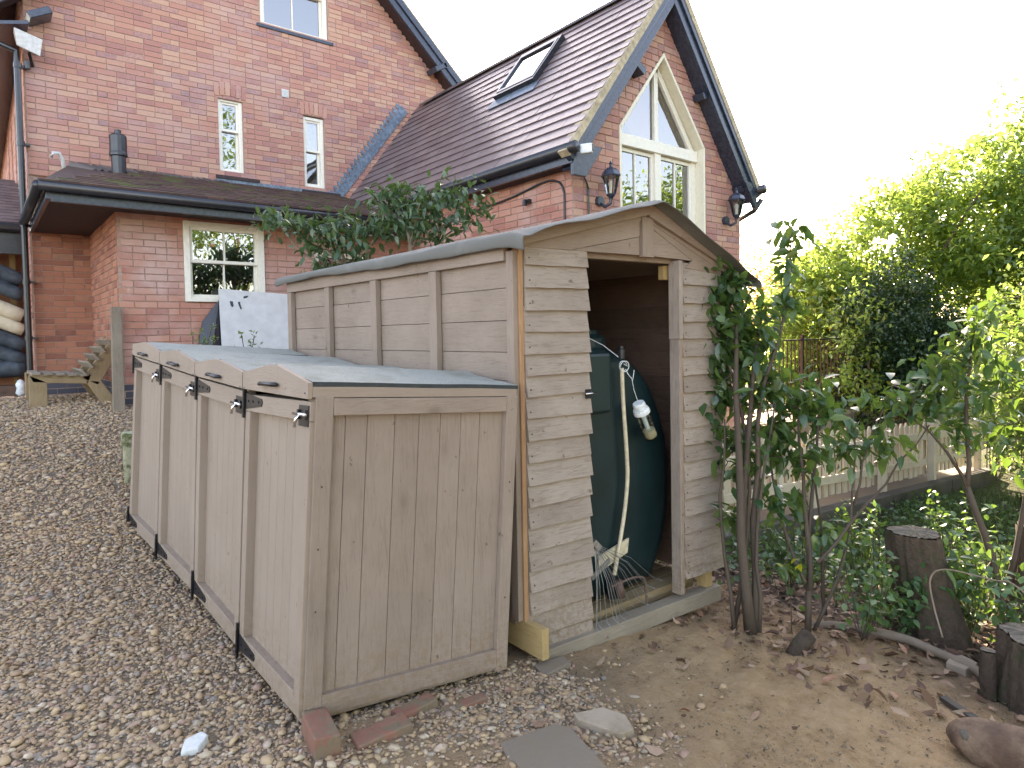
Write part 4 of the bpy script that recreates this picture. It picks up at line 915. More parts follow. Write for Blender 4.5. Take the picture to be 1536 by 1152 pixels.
gpoly('barge_board', [(AP+.001, ZAP-.06), (SWID+.10, gz_(SWID)-.065), (SWID+.10, gz_(SWID)+.0), (AP+.001, ZAP+.025)], -.046, .022, 'painted_wood_x')
# rafters
for b in (.45, .95, 1.45, 1.95, 2.45):
    m = MB(); m.bar(sm(0.02, b, 1.99), sm(AP, b, 2.235), .04, .07); m.bar(sm(AP, b, 2.235), sm(SWID, b, 1.97), .04, .07); m.build('rafter', 'raw_wood_x', shed)
sbx('ridge_beam', AP-.02, AP+.02, -.0, SLEN, 2.17, 2.245, 'raw_wood_y', bev=0)
# felt roof
prof = [(-.115, -.105), (-.125, -.085), (-.128, -.055), (-.118, -.025), (-.10, -.008)]
us = [-.075, .0, .15, .3, .45, .6, .75, AP-.03, AP, AP+.03, 1.05, 1.2, 1.35, SWID, SWID+.09, SWID+.20, SWID+.235]
def rz(a): return (ZAP+.035)-(AP-a)*.262 if a < AP else (ZAP+.03)-(a-AP)*(ZAP-ZL+.045)/(SWID-AP)
cross = [(-.114, rz(-.10)-.066), (-.121, rz(-.10)-.048), (-.123, rz(-.10)-.028), (-.117, rz(-.10)-.010), (-.10, rz(-.10))]+[(a, rz(a)-(.006 if a == AP else 0)) for a in us]
cross += [(SWID+.245, rz(SWID+.235)-.05)]
nb = 60; bs = np.linspace(-.16, SLEN+.15, nb); Vt = []
for j, b in enumerate(bs):
    for i, (a, z) in enumerate(cross):
        wob = .011*math.sin(b*3.1+i*.4)*(1 if i < 5 else .25)+.007*math.sin(b*9.5+i)*(1 if i < 6 or i > len(cross)-4 else .4)+.004*math.sin(b*23+i*2)*(i < 5)
        sag = -.014*math.sin(min(max(a/AP, 0), 1)*math.pi)*(.5+.5*math.sin(b*4.5)) if a > 0 else 0
        ff = (.012*math.sin(a*14)+.007*math.sin(a*37+1))*(1 if j < 2 else 0)
        drop = -.018*(1 if j == 0 else 0)+ff
        skirt = (-.012*math.sin(b*2.3)-.02*max(0, .5-b))*(1 if i < 2 else 0)
        Vt.append(sm(a+(.006*math.sin(b*5) if i < 4 else 0), b, z+wob*.5+sag+drop+skirt-.020*b*math.exp(-((a-AP)/.35)**2)))
nc = len(cross); F = [(j*nc+i, j*nc+i+1, (j+1)*nc+i+1, (j+1)*nc+i) for j in range(nb-1) for i in range(nc-1)]
m = MB(); m.add(Vt, F); o = m.build('roof_felt', 'felt', shed, smooth=True)
so_ = o.modifiers.new('solid', 'SOLIDIFY'); so_.thickness = .010; so_.offset = -1
sub = o.modifiers.new('sub', 'SUBSURF'); sub.levels = 1; sub.render_levels = 1
m = MB(); m.hexa([sm(.0, -.02, 1.985), sm(AP, -.02, 2.19), sm(AP, SLEN, 2.16), sm(0, SLEN, 1.985), sm(-.09, -.02, 2.005), sm(AP, -.02, 2.225), sm(AP, SLEN+.05, 2.19), sm(-.09, SLEN+.05, 2.005)]); m.hexa([sm(AP, -.02, 2.19), sm(SWID, -.02, 1.93), sm(SWID, SLEN, 1.93), sm(AP, SLEN, 2.16), sm(AP, -.02, 2.225), sm(SWID+.2, -.02, 1.88), sm(SWID+.2, SLEN, 1.88), sm(AP, SLEN, 2.19)]); m.build('roof_boards', 'painted_wood_y', shed)
# latch on cladding
m = MB(); m.box((DL-.045, -.034, 1.195), (DL-.008, -.027, 1.245), None, sm); l_ = m.build('latch', 'black_iron', shed, bevel=.001)
m = MB(); m.tube([sm(DL-.05, -.038, 1.222), sm(DL+.02, -.038, 1.222)], .005, 6); m.build('bolt', 'chrome', l_, smooth=True)

# ------------------------------------------------------------------ oil tank and what is in the shed
tank = thing('oil_tank', 'dark green plastic oil tank standing inside the open shed', 'oil tank', (2.9, 3.4, -.02))
def tank_ring(y, k, n=40):
    cx, cz, rx, rz_ = 2.85, .60, .645*k, .86*k; o = []
    for i in range(n):
        a = 2*math.pi*i/n; c, s = math.cos(a), math.sin(a); e = .97
        o.append((cx+rx*abs(c)**e*(1 if c > 0 else -1), y, max(cz+rz_*abs(s)**.97*(1 if s > 0 else -1), .0)))
    return o
rings = [(2.695, .0), (2.695, .55), (2.695, .86), (2.70, .93), (2.73, .98), (2.78, 1.0), (3.3, 1.0), (3.32, 1.02), (3.40, 1.02), (3.42, 1.0), (4.1, 1.0), (4.12, 1.02), (4.2, 1.02), (4.22, 1.0), (4.7, 1.0), (4.78, .95), (4.8, .8)]
V = []; n = 40
for y, k in rings: V += tank_ring(y, max(k, .001), n)
F = [(i*n+j, i*n+(j+1) % n, (i+1)*n+(j+1) % n, (i+1)*n+j) for i in range(len(rings)-1) for j in range(n)]
m = MB(); m.add(V, F, .5); m.build('body', 'tank_green', tank, smooth=True)
m = MB(); m.box((2.60, 2.665, 1.075), (2.90, 2.72, 1.43)); m.build('raised_panel', 'tank_green', tank, bevel=.02)
m = MB(); m.lathe((2.97, 3.0, 1.45), [(.16, -.04), (.16, .06), (.12, .09), (.12, .11), (.05, .12)], 18); m.build('filler_cap', 'tank_green', tank)
m = MB(); m.tube([(2.969, 2.65, 1.335), (2.974, 2.65, 1.20), (2.983, 2.65, 1.064), (3.003, 2.65, .822), (3.006, 2.65, .662), (2.975, 2.65, .466), (2.915, 2.65, .238), (2.878, 2.65, .107)], .0125, 10, cr=4); m.build('sight_pipe', 'hose_cream', tank, smooth=True)
m = MB(); m.lathe((2.975, 2.66, 1.41), [(.022, -.02), (.022, .035), (.016, .04), (.016, .055)], 10); m.build('pipe_cap', 'black_plastic', tank)
m = MB(); m.tube([(2.975, 2.64, 1.36)]+[(2.972+.03*math.cos(a), 2.635+.012*math.sin(a*.7), 1.345+.032*math.sin(a)) for a in np.linspace(0, 12, 28)]+[(3.00, 2.63, 1.30), (3.03, 2.62, 1.26), (3.045, 2.62, 1.32)], .0028, 5, cap=False)
m.tube([(2.96, 2.65, 1.39), (2.92, 2.75, 1.47), (2.86, 2.85, 1.53), (2.78, 2.80, 1.49)], .003, 5, cap=False); m.build('wire', 'white_plastic', tank, smooth=True)
m = MB(); m.prism([(2.775, 2.668, .245), (3.035, 2.668, .30), (3.02, 2.668, .215), (2.765, 2.668, .15)], (0, .012, 0)); m.build('label_plate', 'hose_cream', tank)
m = MB()
for q in np.linspace(2.6, 3.5, 2): pass
m.tube([(2.875, 2.65, .12), (2.87, 2.66, .05), (2.88, 2.72, .0)], .018, 8); m.lathe((2.87, 2.66, .03), [(.03, -.05), (.035, 0), (.03, .05)], 10); m.build('valve', 'black_plastic', tank)
bt = thing('gauge_bottle', 'milky plastic bottle with white cap hanging on a string before the tank', 'bottle', (3.09, 2.60, 1.02))
ax_ = unit(np.array([.105, 0, -.20])); b0 = np.array([3.055, 2.60, 1.125])
def axt(ts, rs, nm, mt, sm_=True): m = MB(); m.tube([b0+ax_*t*1.12 for t in ts], [q*1.15 for q in rs], 14); return m.build(nm, mt, bt, smooth=False)
axt([0, .012, .035, .036], [.030, .034, .034, .03], 'cap', 'white_plastic'); axt([.036, .05, .065, .066], [.040, .044, .044, .03], 'collar', 'white_plastic')
MATS['bottle_clear'] = glassmat('bottle_clear_g', (.80, .85, .85), 1.45, .12)
axt([.067, .08, .20, .222, .23], [.034, .038, .038, .034, .015], 'bottle_body', 'bottle_clear'); axt([.165, .17, .212, .224], [.02, .034, .034, .02], 'residue', 'hose_cream'); axt([.06, .2], [.013, .011], 'float', 'white_plastic')
m = MB(); m.tube([(3.02, 2.62, 1.28), (3.03, 2.61, 1.2), tuple(b0)], .0018, 5, cap=False); m.build('string', 'white_plastic', bt)
m = MB(); 
for q in range(4): m.box((2.28, 2.62+q*.12, -.12), (3.60, 2.72+q*.12, -.05))
m.build('floor_timber', 'mossy_wood_x', shed)
rake = thing('wire_rake', 'grey wire-tined lawn rake standing tines down inside the shed doorway', 'rake', (2.75, 2.56, -.05))
m = MB(); m.tube([(2.40, 2.62, .85), (2.60, 2.60, .42), (2.645, 2.59, .36)], .013, 8); m.build('handle', 'galv', rake)
m = MB(); m.bar((2.625, 2.58, .39), (2.665, 2.57, .345), .05, .035); m.build('head', 'galv', rake)
m = MB()
for i in range(16):
    f = i/15; ex_, ez = 2.57+.40*f**1.1, -.06+.15*f**2.2+.02*math.sin(i*2.1)
    p0 = np.array((2.64+.02*f, 2.575, .36)); p2 = np.array((ex_+.10*f, 2.50+.02*math.sin(i), ez)); pm = (p0+p2)/2+np.array((.03*f, -.01, .02*f)); d = unit(p2-pm)
    m.tube([p0, pm, p2, p2+d*.02+np.array((.01+.03*f, -.02, -.012))], .0017, 5, tone=.5)
m.build('tines', 'galv', rake)
m = MB(); m.bar((2.60, 2.56, .19), (2.735, 2.55, .265), .006, .03); m.build('brace', 'galv', rake)
m = MB(); m.tube([(2.80, 2.60, .08), (2.93, 2.57, .105), (3.02, 2.56, .095), (3.048, 2.56, .07), (3.055, 2.56, .03), (3.07, 2.56, -.10)], .0075, 8, cr=4); m.tube([(2.86, 2.60, .10), (2.88, 2.60, .0)], .025, 8)
m.build('bent_pipe', 'rust', None, smooth=True, loc=(3.0, 2.57, -.1), label='bent rusty metal pipe in the shed doorway beside the rake', cat='pipe')

# ------------------------------------------------------------------ things by the house
m = MB(); V = [(2.20, 8.14, 2.13), (3.5, 8.14, 2.06), (3.46, 7.86, .75), (2.16, 7.86, .75)]; m.prism(V, (0, -.02, 0))
wb = m.build('white_board', 'white_board', None, loc=(2.8, 7.86, .75), label='large scuffed white panel leaning on the lean-to wall below its window', cat='board')
wbl = np.array((2.8, 7.86, .75))
for nm, pts in (('hole', [(2.31, 1.99), (2.345, 1.985), (2.35, 1.93), (2.33, 1.915), (2.315, 1.94)]), ('hole', [(2.40, 1.975), (2.425, 1.985), (2.43, 1.94), (2.44, 1.90), (2.425, 1.89), (2.41, 1.93)]), ('hole', [(2.47, 2.02), (2.51, 2.03), (2.53, 2.055), (2.50, 2.055), (2.47, 2.045)])):
    m = MB(); fy = lambda z: 8.14-.28*(2.1-z)/1.35-.026
    m.prism([(x, fy(z), z) for x, z in pts], (0, .004, 0)); off = origin(wb); me = fast_mesh(nm, np.array(m.V)-wbl, m.F); o = bpy.data.objects.new(nm, me); COL.objects.link(o); o.parent = wb; me.materials.append(MATS['black_plastic'])
m = MB(); m.prism([(2.02, 8.15, 1.75), (2.2, 8.12, 2.0), (2.22, 8.0, 1.2), (2.0, 7.9, 1.1), (1.9, 8.05, 1.25)], (0, .02, 0)); m.build('black_sheet', 'black_plastic', None, loc=(2.1, 8.0, .9), label='black sheet bunched at the left edge of the white panel', cat='sheet')
m = MB(); m.tube([(1.55, 7.35, .7), (1.95, 7.75, 1.40)], [.16, .15], 9); m.build('cut_log', 'plank_pale', None, loc=(1.6, 7.4, .7), label='pale split log leaning behind the bin store lids', cat='log')
m = MB(); m.hexa([(1.09, 8.02, .78), (1.20, 8.02, .78), (1.20, 8.10, .78), (1.09, 8.10, .78), (1.115, 8.10, 1.91), (1.205, 8.10, 1.91), (1.205, 8.17, 1.91), (1.115, 8.17, 1.91)]); m.build('timber_post', 'grey_wood_z', None, bevel=.004, loc=(1.15, 8.06, .8), label='weathered grey timber post leaning on the brick corner behind the slatted chair', cat='post')
m = MB(); m.hexa([(.92, 6.35, .25), (1.5, 6.25, .2), (1.55, 6.55, .2), (.98, 6.75, .25), (.93, 6.4, .755), (1.5, 6.3, .76), (1.55, 6.58, .76), (.96, 6.72, .75)]); m.build('stone_block', 'mossy_stone', None, bevel=.02, loc=(1.1, 6.5, .3), label='mossy pale stone block in the gravel behind the bin store', cat='stone')
# slatted chair: seat looks left, back leans right
ch = thing('slatted_chair', 'low wooden slatted garden chair with leaning back against the brick recess', 'chair', (.66, 8.9, .85))
zc = .84; cs = MB.add
def _sh(s, V, F, tone=None): return cs(s, [((v[0]-.72)*1.12+.655, v[1], (v[2]-.84)*1.04+.835) for v in V], F, tone)
MB.add = _sh
for yy, q in ((8.55, 0), (9.25, 1)):
    m = MB(); T = .05
    P = lambda pts: [(x, yy, z) for x, z in pts]
    m.prism(P([(.50, zc+.36), (.50, zc), (.64, zc), (.64, zc+.28)]), (0, T, 0)); m.build('leg', 'mossy_wood_z', ch, bevel=.006)
    m = MB(); m.prism(P([(.50, zc+.36), (.53, zc+.28), (.97, zc+.24), (1.0, zc+.34)]), (0, T-.01, 0)); m.build('seat_rail', 'mossy_wood_x', ch, bevel=.006)
    m = MB(); m.prism(P([(.92, zc+.30), (1.05, zc+.22), (1.30, zc+.66), (1.27, zc+.74), (1.20, zc+.74)]), (0, T+.005, 0)); m.build('back_post', 'mossy_wood_z', ch, bevel=.006)
    m = MB(); m.prism(P([(.94, zc+.28), (1.08, zc+.26), (1.24, zc-.02), (1.10, zc-.02)]), (0, T-.004, 0)); m.build('leg', 'mossy_wood_z', ch, bevel=.006)
for i in range(5):
    x = .52+i*.095; m = MB(); m.box((x, 8.50, zc+.355-i*.008), (x+.07, 9.34, zc+.38-i*.008)); m.build('seat_slat', 'grey_wood_y', ch, bevel=.004)
for i in range(5):
    f = i/4.6; x, z = .93+.25*f, zc+.36+.36*f; m = MB(); m.bar((x, 8.48, z), (x, 9.36, z), .022, .075, (-.55, 0, .83)); m.build('back_slat', 'grey_wood_y', ch, bevel=.004)

MB.add = cs
# ------------------------------------------------------------------ picket fence, ledge, terrace, railing
FY = 3.85
def ftop(x): return .44-.062*(x-5.87)
fence = thing('picket_fence', 'pale wooden picket fence running behind the saplings', 'fence', (9.3, FY, -.75))
pk = Proto('picket', [(0, 0, 0), (1, 0, 0), (1, 0, .93), (.62, 0, 1), (.38, 0, 1), (0, 0, .93), (0, .3, 0), (1, .3, 0), (1, .3, .93), (.62, .3, 1), (.38, .3, 1), (0, .3, .93)], [(5, 4, 3, 2, 1, 0), (6, 7, 8, 9, 10, 11), (0, 1, 7, 6), (1, 2, 8, 7), (2, 3, 9, 8), (3, 4, 10, 9), (4, 5, 11, 10), (5, 0, 6, 11)], 'fence_wood_z')
items = []; x = 5.5
while x < 13.05:
    h = .80+random.uniform(-.012, .012); items.append((pk, mat4(np.array([.098, 0, 0.]), np.array([0, .07, 0]), np.array([random.uniform(-.006, .006), 0, h]), np.array([x, FY, ftop(x)-h+random.uniform(-.006, .006)])))); x += .172
pieces('picket', items, fence)
for dz in (-.22, -.60):
    for (a, b) in ((5.5, 9.32), (9.36, 11.05), (11.1, 13.05)): m = MB(); m.bar((a, FY-.020, ftop(a)+dz), (b, FY-.020, ftop(b)+dz), .035, .10); m.build('rail', 'fence_wood_x', fence, bevel=.003)
for x, lo in ((5.6, .9), (7.45, .9), (9.34, 1.0), (11.08, .86), (13.09, .95)): m = MB(); m.box((x-.045, FY-.13, ftop(x)-lo-.05), (x+.045, FY-.04, ftop(x)-.02)); m.build('post', 'fence_wood_z', fence, bevel=.004)
for i, (a, b) in enumerate(((4.9, 7.0), (7.02, 9.2), (9.22, 11.3), (11.32, 13.4))):
    m = MB(); zt = lambda x: ftop(x)-.86; 
    m.hexa([(a, 3.55, zt(a)-.30), (b, 3.55, zt(b)-.30), (b, 3.74, zt(b)-.30), (a, 3.74, zt(a)-.30), (a, 3.57, zt(a)), (b, 3.57, zt(b)), (b, 3.74, zt(b)), (a, 3.74, zt(a))])
    m.build('sleeper', 'sleeper_wood_x', None, bevel=.012, loc=((a+b)/2, 3.65, zt(a)-.3), label=['dark timber sleeper below the fence, nearest the shed', 'dark timber sleeper below the fence, second from the shed', 'dark timber sleeper below the fence, third from the shed', 'dark timber sleeper below the far end of the picket fence'][i], cat='sleeper', group='timber sleepers edging the path below the fence')
m = MB(); m.hexa([(4.9, 3.745, -.60), (13.6, 3.745, -1.15), (13.6, 4.55, -1.15), (4.9, 4.55, -.60), (4.9, 3.745, -.43), (13.6, 3.745, -.95), (13.6, 4.55, -.95), (4.9, 4.55, -.43)]); m.build('path', 'slab', None, kind='structure')
# terrace behind: retaining wall and slabs
m = MB(); m.box((7.95, 4.75, -.9), (13.0, 9.5, .22)); m.build('terrace', 'stone', None, kind='structure')
ms = []; slp = Proto('paving_slab', [(0, 0, 0), (1, 0, 0), (1, 1, 0), (0, 1, 0), (.01, .01, 1), (.99, .01, 1), (.99, .99, 1), (.01, .99, 1)], [(4, 5, 6, 7), (0, 1, 5, 4), (1, 2, 6, 5), (2, 3, 7, 6), (3, 0, 4, 7)], 'stone')
ter = bpy.data.objects['terrace']
for i in range(9):
    for j in range(8): ms.append((slp, mat4(np.array([.555, 0, 0.]), np.array([0, .585, 0]), np.array([0, 0, .045]), np.array([7.90+i*.565, 4.70+j*.595, .222]))))
pieces('paving_slab', ms, ter)
m = MB(); m.box((6.3, 4.45, -.6), (7.94, 4.90, .24)); m.build('low_wall', 'stone', None, loc=(7.1, 4.6, -.6), label='low pale rendered wall at the foot of the brick gable', cat='wall', bevel=.01)
rl = thing('iron_railing', 'black iron railing around the raised terrace', 'railing', (10.4, 5.0, .27))
m = MB(); m.bar((8.0, 5.0, 1.38), (12.9, 5.0, 1.38), .045, .02); m.bar((8.0, 5.0, .40), (12.9, 5.0, .40), .04, .016); m.build('rail', 'black_iron', rl)
pb = Proto('baluster', [(-.5, -.5, 0), (.5, -.5, 0), (.5, .5, 0), (-.5, .5, 0), (-.5, -.5, 1), (.5, -.5, 1), (.5, .5, 1), (-.5, .5, 1)], [(0, 1, 5, 4), (1, 2, 6, 5), (2, 3, 7, 6), (3, 0, 4, 7)], 'black_iron')
pieces('baluster', [(pb, mat4(np.array([.014, 0, 0.]), np.array([0, .014, 0]), np.array([0, 0, .98]), np.array([8.05+i*.112, 5.0, .40]))) for i in range(43)], rl)
for x in (8.0, 9.6, 11.2, 12.9): m = MB(); m.box((x-.02, 4.98, .26), (x+.02, 5.02, 1.46)); m.build('post', 'black_iron', rl)
rl2 = thing('iron_railing', 'second length of black railing beyond the end of the picket fence', 'railing', (14.8, 3.6, -1.1))
m = MB(); m.bar((13.3, 3.7, -.15), (16.6, 3.4, -.3), .04, .02); m.bar((13.3, 3.7, -.95), (16.6, 3.4, -1.1), .04, .02); m.build('rail', 'black_iron', rl2)
pieces('baluster', [(pb, mat4(np.array([.014, 0, 0.]), np.array([0, .014, 0]), np.array([0, 0, .8]), np.array([13.35+i*.12, 3.7-.011*i, -.95-.0055*i]))) for i in range(27)], rl2)

# ------------------------------------------------------------------ loose stones, bricks, logs, stumps
def rock(name, c, pts, h, mat, label, cat, tilt=(0, 0), group=None, bev=.006):
    z = gzz(c[0], c[1]); m = MB(); V = [(c[0]+x, c[1]+y, z-.02+tilt[0]*x+tilt[1]*y) for x, y in pts]
    k = len(pts); top = [(c[0]+x*.95, c[1]+y*.95, z+h+tilt[0]*x+tilt[1]*y) for x, y in pts]
    m.add(V+top, [tuple(range(k))[::-1], tuple(range(k, 2*k))]+[(i, (i+1) % k, k+(i+1) % k, k+i) for i in range(k)])
    return m.build(name, mat, None, bevel=bev, loc=(c[0], c[1], z), label=label, cat=cat, group=group)
def rect(w_, d_, a): c, s = math.cos(a), math.sin(a); return [(x*c-y*s, x*s+y*c) for x, y in ((-w_/2, -d_/2), (w_/2, -d_/2), (w_/2, d_/2), (-w_/2, d_/2))]
rock('loose_brick', (.985, 2.44), rect(.105, .215, -.15), .075, 'old_brick', 'worn red brick set end-on at the front corner of the bin store', 'brick', (-.1, .05))
rock('loose_brick', (1.20, 2.36), rect(.24, .11, -.08), .03, 'old_brick', 'reddish brick lying beside the corner brick, half sunk in soil', 'brick', (.05, .0))
rock('loose_brick', (1.40, 2.44), rect(.20, .08, .1), .035, 'old_brick', 'muddy red brick fragment against the bottom rail of the bin store', 'brick')
rock('loose_brick', (1.60, 2.36), rect(.22, .06, -.05), .016, 'old_brick', 'thin red brick edge showing through the gravel nearest the shed', 'brick')
rock('paving_slab', (1.64, 1.90), [(-.16, -.30), (.10, -.30), (.185, .02), (.15, .085), (-.11, .13), (-.14, .03)], .016, 'slab', 'flat grey paving slab sunk in the soil at the bottom edge', 'slab', (0, 0), None, .004)
rock('stone_slab', (1.985, 1.88), [(-.085, .115), (-.10, .08), (-.01, -.10), (.06, -.105), (.10, -.02), (.05, .075)], .035, 'stone', 'small five-sided pale stone slab lying on gravel beside the paving slab', 'stone', (.0, .12))
rock('white_stone', (.585, 2.70), [(-.05, -.03), (.01, -.05), (.06, .0), (.045, .04), (-.02, .035)], .03, 'grey_plastic', 'bright white angular stone in the gravel at the bottom left', 'stone', (.1, .1))
rock('flat_stone', (4.15, 1.27), [(-.08, -.05), (.06, -.07), (.10, .02), (.03, .06), (-.07, .05)], .05, 'stone', 'pale flat stone wedged between the stumps', 'stone')
rock('flat_stone', (2.16, 2.42), [(-.10, -.06), (.10, -.05), (.12, .03), (-.06, .06)], .02, 'slab', 'grey flat stone under the corner of the shed beam', 'stone')
def stump(name, c, r0, r1, h, label, cat='stump', n=18, lean=(0, 0), seed=0, topmat='cut_wood'):
    n = n*5 if n > 12 else n
    z = gzz(*c)-.06; r = random.Random(seed); ph = [r.random()*6.28 for _ in range(4)]
    def rad(a, f): return (r0*(1-f)**1.5*1.25+r1*(1-(1-f)**1.5*.9))*(1+.07*math.sin(3*a+ph[0])+.05*math.sin(5*a+ph[1]+f*2)+.03*math.sin(9*a+ph[2]))
    t = thing(name, label, cat, (c[0], c[1], z+.05)); m = MB(); V = []; L = 12
    for j in range(L+1):
        f = j/L
        for i in range(n): a = 2*math.pi*i/n; rr = rad(a, f)*(1+.035*math.sin(a*17+f*3+ph[2])+.02*math.sin(a*29-f*5+ph[3])+r.uniform(-.02, .02)); V.append((c[0]+rr*math.cos(a)+lean[0]*f, c[1]+rr*math.sin(a)+lean[1]*f, z+(h+.06)*f))
    m.add(V, [(j*n+i, j*n+(i+1) % n, (j+1)*n+(i+1) % n, (j+1)*n+i) for j in range(L) for i in range(n)]); m.build('bark', 'bark', t, smooth=True)
    m = MB(); zz = z+h+.06; V = [(c[0]+rad(2*math.pi*i/n, 1)*math.cos(2*math.pi*i/n)*.97+lean[0], c[1]+rad(2*math.pi*i/n, 1)*math.sin(2*math.pi*i/n)*.97+lean[1], zz+.004+r.uniform(-.006, .006)) for i in range(n)]+[(c[0]+lean[0], c[1]+lean[1], zz+.012)]
    m.add(V, [(i, (i+1) % n, n) for i in range(n)]); m.build('cut_top', topmat, t); return t
stump('tree_stump', (4.60, 1.56), .17, .145, .66, 'tall dark tree stump with grey sawn top in front of the picket fence', lean=(-.06, .08), seed=3)
stump('tree_stump', (4.08, .89), .18, .17, .34, 'squat dark stump with sawn top at the right edge near the mossy post', seed=5)
stump('tree_stump', (5.2, 1.10), .20, .17, .74, 'dark upright stump at the right edge behind the weeds', seed=8)
stump('short_log', (3.93, 1.08), .035, .034, .24, 'thin upright mossy sawn branch standing beside the squat stump', 'log', 10, (0, 0), 9)
t = thing('sawn_stub', 'small dark sawn branch stub tilted on the soil by the sapling feet', 'log', (3.53, 1.86, gzz(3.53, 1.86)))
zz = gzz(3.53, 1.86); m = MB(); m.tube([(3.44, 1.86, zz-.01), (3.50, 1.85, zz+.035), (3.575, 1.83, zz+.085)], [.042, .045, .046], 10); m.build('bark', 'bark', t, smooth=True)
m = MB(); m.tube([(3.576, 1.83, zz+.0856), (3.578, 1.8295, zz+.087)], .041, 10); m.build('cut_top', 'cut_wood', t)
zz = gzz(4.25, 1.4)
br = [(3.95, 2.02, gzz(3.95, 2.02)), (4.09, 1.90, gzz(4.09, 1.9)+.02), (4.17, 1.72, gzz(4.17, 1.72)+.03), (4.20, 1.55, gzz(4.2, 1.55)+.045), (4.20, 1.40, gzz(4.2, 1.4)+.035), (4.15, 1.28, gzz(4.15, 1.28)+.045), (4.12, 1.18, gzz(4.12, 1.18)+.03), (4.02, 1.10, gzz(4.02, 1.1)+.02)]
m = MB(); m.tube(br, [.022, .026, .03, .027, .026, .024, .023, .02], 9, cr=4); m.build('fallen_branch', 'pale_branch', None, smooth=True, loc=br[0], label='pale curving dead branch lying on the ground in front of the tall stump', cat='branch')
lz = gzz(3.2, .85); t = thing('fallen_log', 'barkless pale and brown log lying at the bottom right corner', 'log', (3.2, .85, lz))
m = MB(); m.tube([(3.18, .99, lz+.04), (3.19, .965, lz+.06), (3.205, .90, lz+.07), (3.23, .72, lz+.08), (3.27, .45, lz+.09), (3.3, .2, lz+.09)], [.05, .08, .098, .105, .11, .11], 18, cr=3); m.build('trunk', 'log_bark', t, smooth=True)
m = MB(); m.tube([(3.14, .93, lz+.10), (3.125, .95, lz+.13)], [.022, .014], 8); m.build('knot', 'cut_wood', t, smooth=True)
m = MB(); m.bar((3.62, 1.18, gzz(3.62, 1.18)+.02), (3.42, .86, gzz(3.42, .86)+.02), .04, .02); m.build('broken_plank', 'sleeper_wood_y', None, loc=(3.5, 1.0, -.3), label='narrow dark broken plank among dead leaves near the pale log', cat='plank')

# ------------------------------------------------------------------ gravel and litter
def inview(x, y, z, mx=260):
    sx, sy, d = screen(np.stack([x, y, z], -1)); return (d > 1.2) & (sx > -mx) & (sx < 1536+mx) & (sy < 1152+mx*1.2)
def ico():
    t = (1+5**.5)/2; V = np.array([(-1, t, 0), (1, t, 0), (-1, -t, 0), (1, -t, 0), (0, -1, t), (0, 1, t), (0, -1, -t), (0, 1, -t), (t, 0, -1), (t, 0, 1), (-t, 0, -1), (-t, 0, 1)])/math.hypot(1, t)
    F = np.array([(0, 11, 5), (0, 5, 1), (0, 1, 7), (0, 7, 10), (0, 10, 11), (1, 5, 9), (5, 11, 4), (11, 10, 2), (10, 7, 6), (7, 1, 8), (3, 9, 4), (3, 4, 2), (3, 2, 6), (3, 6, 8), (3, 8, 9), (4, 9, 5), (2, 4, 11), (6, 2, 10), (8, 6, 7), (9, 8, 1)]); return V, F
IV, IF = ico()
def pebbles(name, X, Y, S, mat, lift=0.0, tone=None, **k):
    n = len(X); Z = gz(X, Y)+lift
    var = IV[None]*(1+rng.uniform(-.36, .36, (12, 12, 1))); t = var[rng.integers(0, 12, n)]
    sc3 = np.stack([S*rng.uniform(.75, 1.35, n), S*rng.uniform(.6, 1.0, n), S*rng.uniform(.32, .6, n)], -1)
    V = t*sc3[:, None, :]; a = rng.random(n)*6.28; tl = rng.normal(0, .35, n)
    c, s = np.cos(tl)[:, None], np.sin(tl)[:, None]; y, z = V[:, :, 1]*c-V[:, :, 2]*s, V[:, :, 1]*s+V[:, :, 2]*c
    c, s = np.cos(a)[:, None], np.sin(a)[:, None]; x2, y2 = V[:, :, 0]*c-y*s, V[:, :, 0]*s+y*c
    P = np.stack([x2+X[:, None], y2+Y[:, None], z+(Z+S*rng.uniform(-.15, .40, n))[:, None]], -1)
    F = (IF[None]+(np.arange(n)*12)[:, None, None]).reshape(-1, 3)
    tn = rng.random(n) if tone is None else tone
    return link(name, fast_mesh(name, P.reshape(-1, 3), F, np.repeat(tn, 12)), mat, None, kind='stuff', **k)
def scatter(n, x0, x1, y0, y1): return rng.uniform(x0, x1, n), rng.uniform(y0, y1, n)
# gravel: fine near bed
X, Y = scatter(290000, -4.2, 2.2, .8, 10.3); d = np.hypot(X, Y); keep = (rng.random(len(X)) < gravel_w(X, Y)) & inview(X, Y, gz(X, Y))
keep &= ~((X > 1.02) & (X < 3.7) & (Y > 2.58) & (Y < 5.6)); keep &= ~((Y > YA) & (X > 1.2)); keep &= ~((X > .56) & (Y > YM)); keep &= rng.random(len(X)) < np.clip(1.2-d*.07, .38, 1)
X, Y = X[keep], Y[keep]; d = np.hypot(X, Y)
S = rng.lognormal(math.log(.0094), .38, len(X))*(1+.05*np.clip(d-3, 0, 6)); S = np.clip(S, .006, .034)
pebbles('gravel', X, Y, S, 'gravel', label='mixed tan and grey gravel covering the drive', cat='gravel')
NG = len(X)
X, Y = scatter(5200, 1.0, 3.2, 1.0, 2.55); keep = rng.random(len(X)) < (.12+.88*gravel_w(X, Y))*np.clip(1.35-(X-1)*.62, .03, 1)*np.exp(-((Y-2.15)/.55)**2); X, Y = X[keep], Y[keep]
pebbles('loose_gravel', X, Y, np.clip(rng.lognormal(math.log(.0095), .4, len(X)), .004, .022), 'gravel', -.004, label='loose stones scattered over the bare soil beside the bin store', cat='gravel')
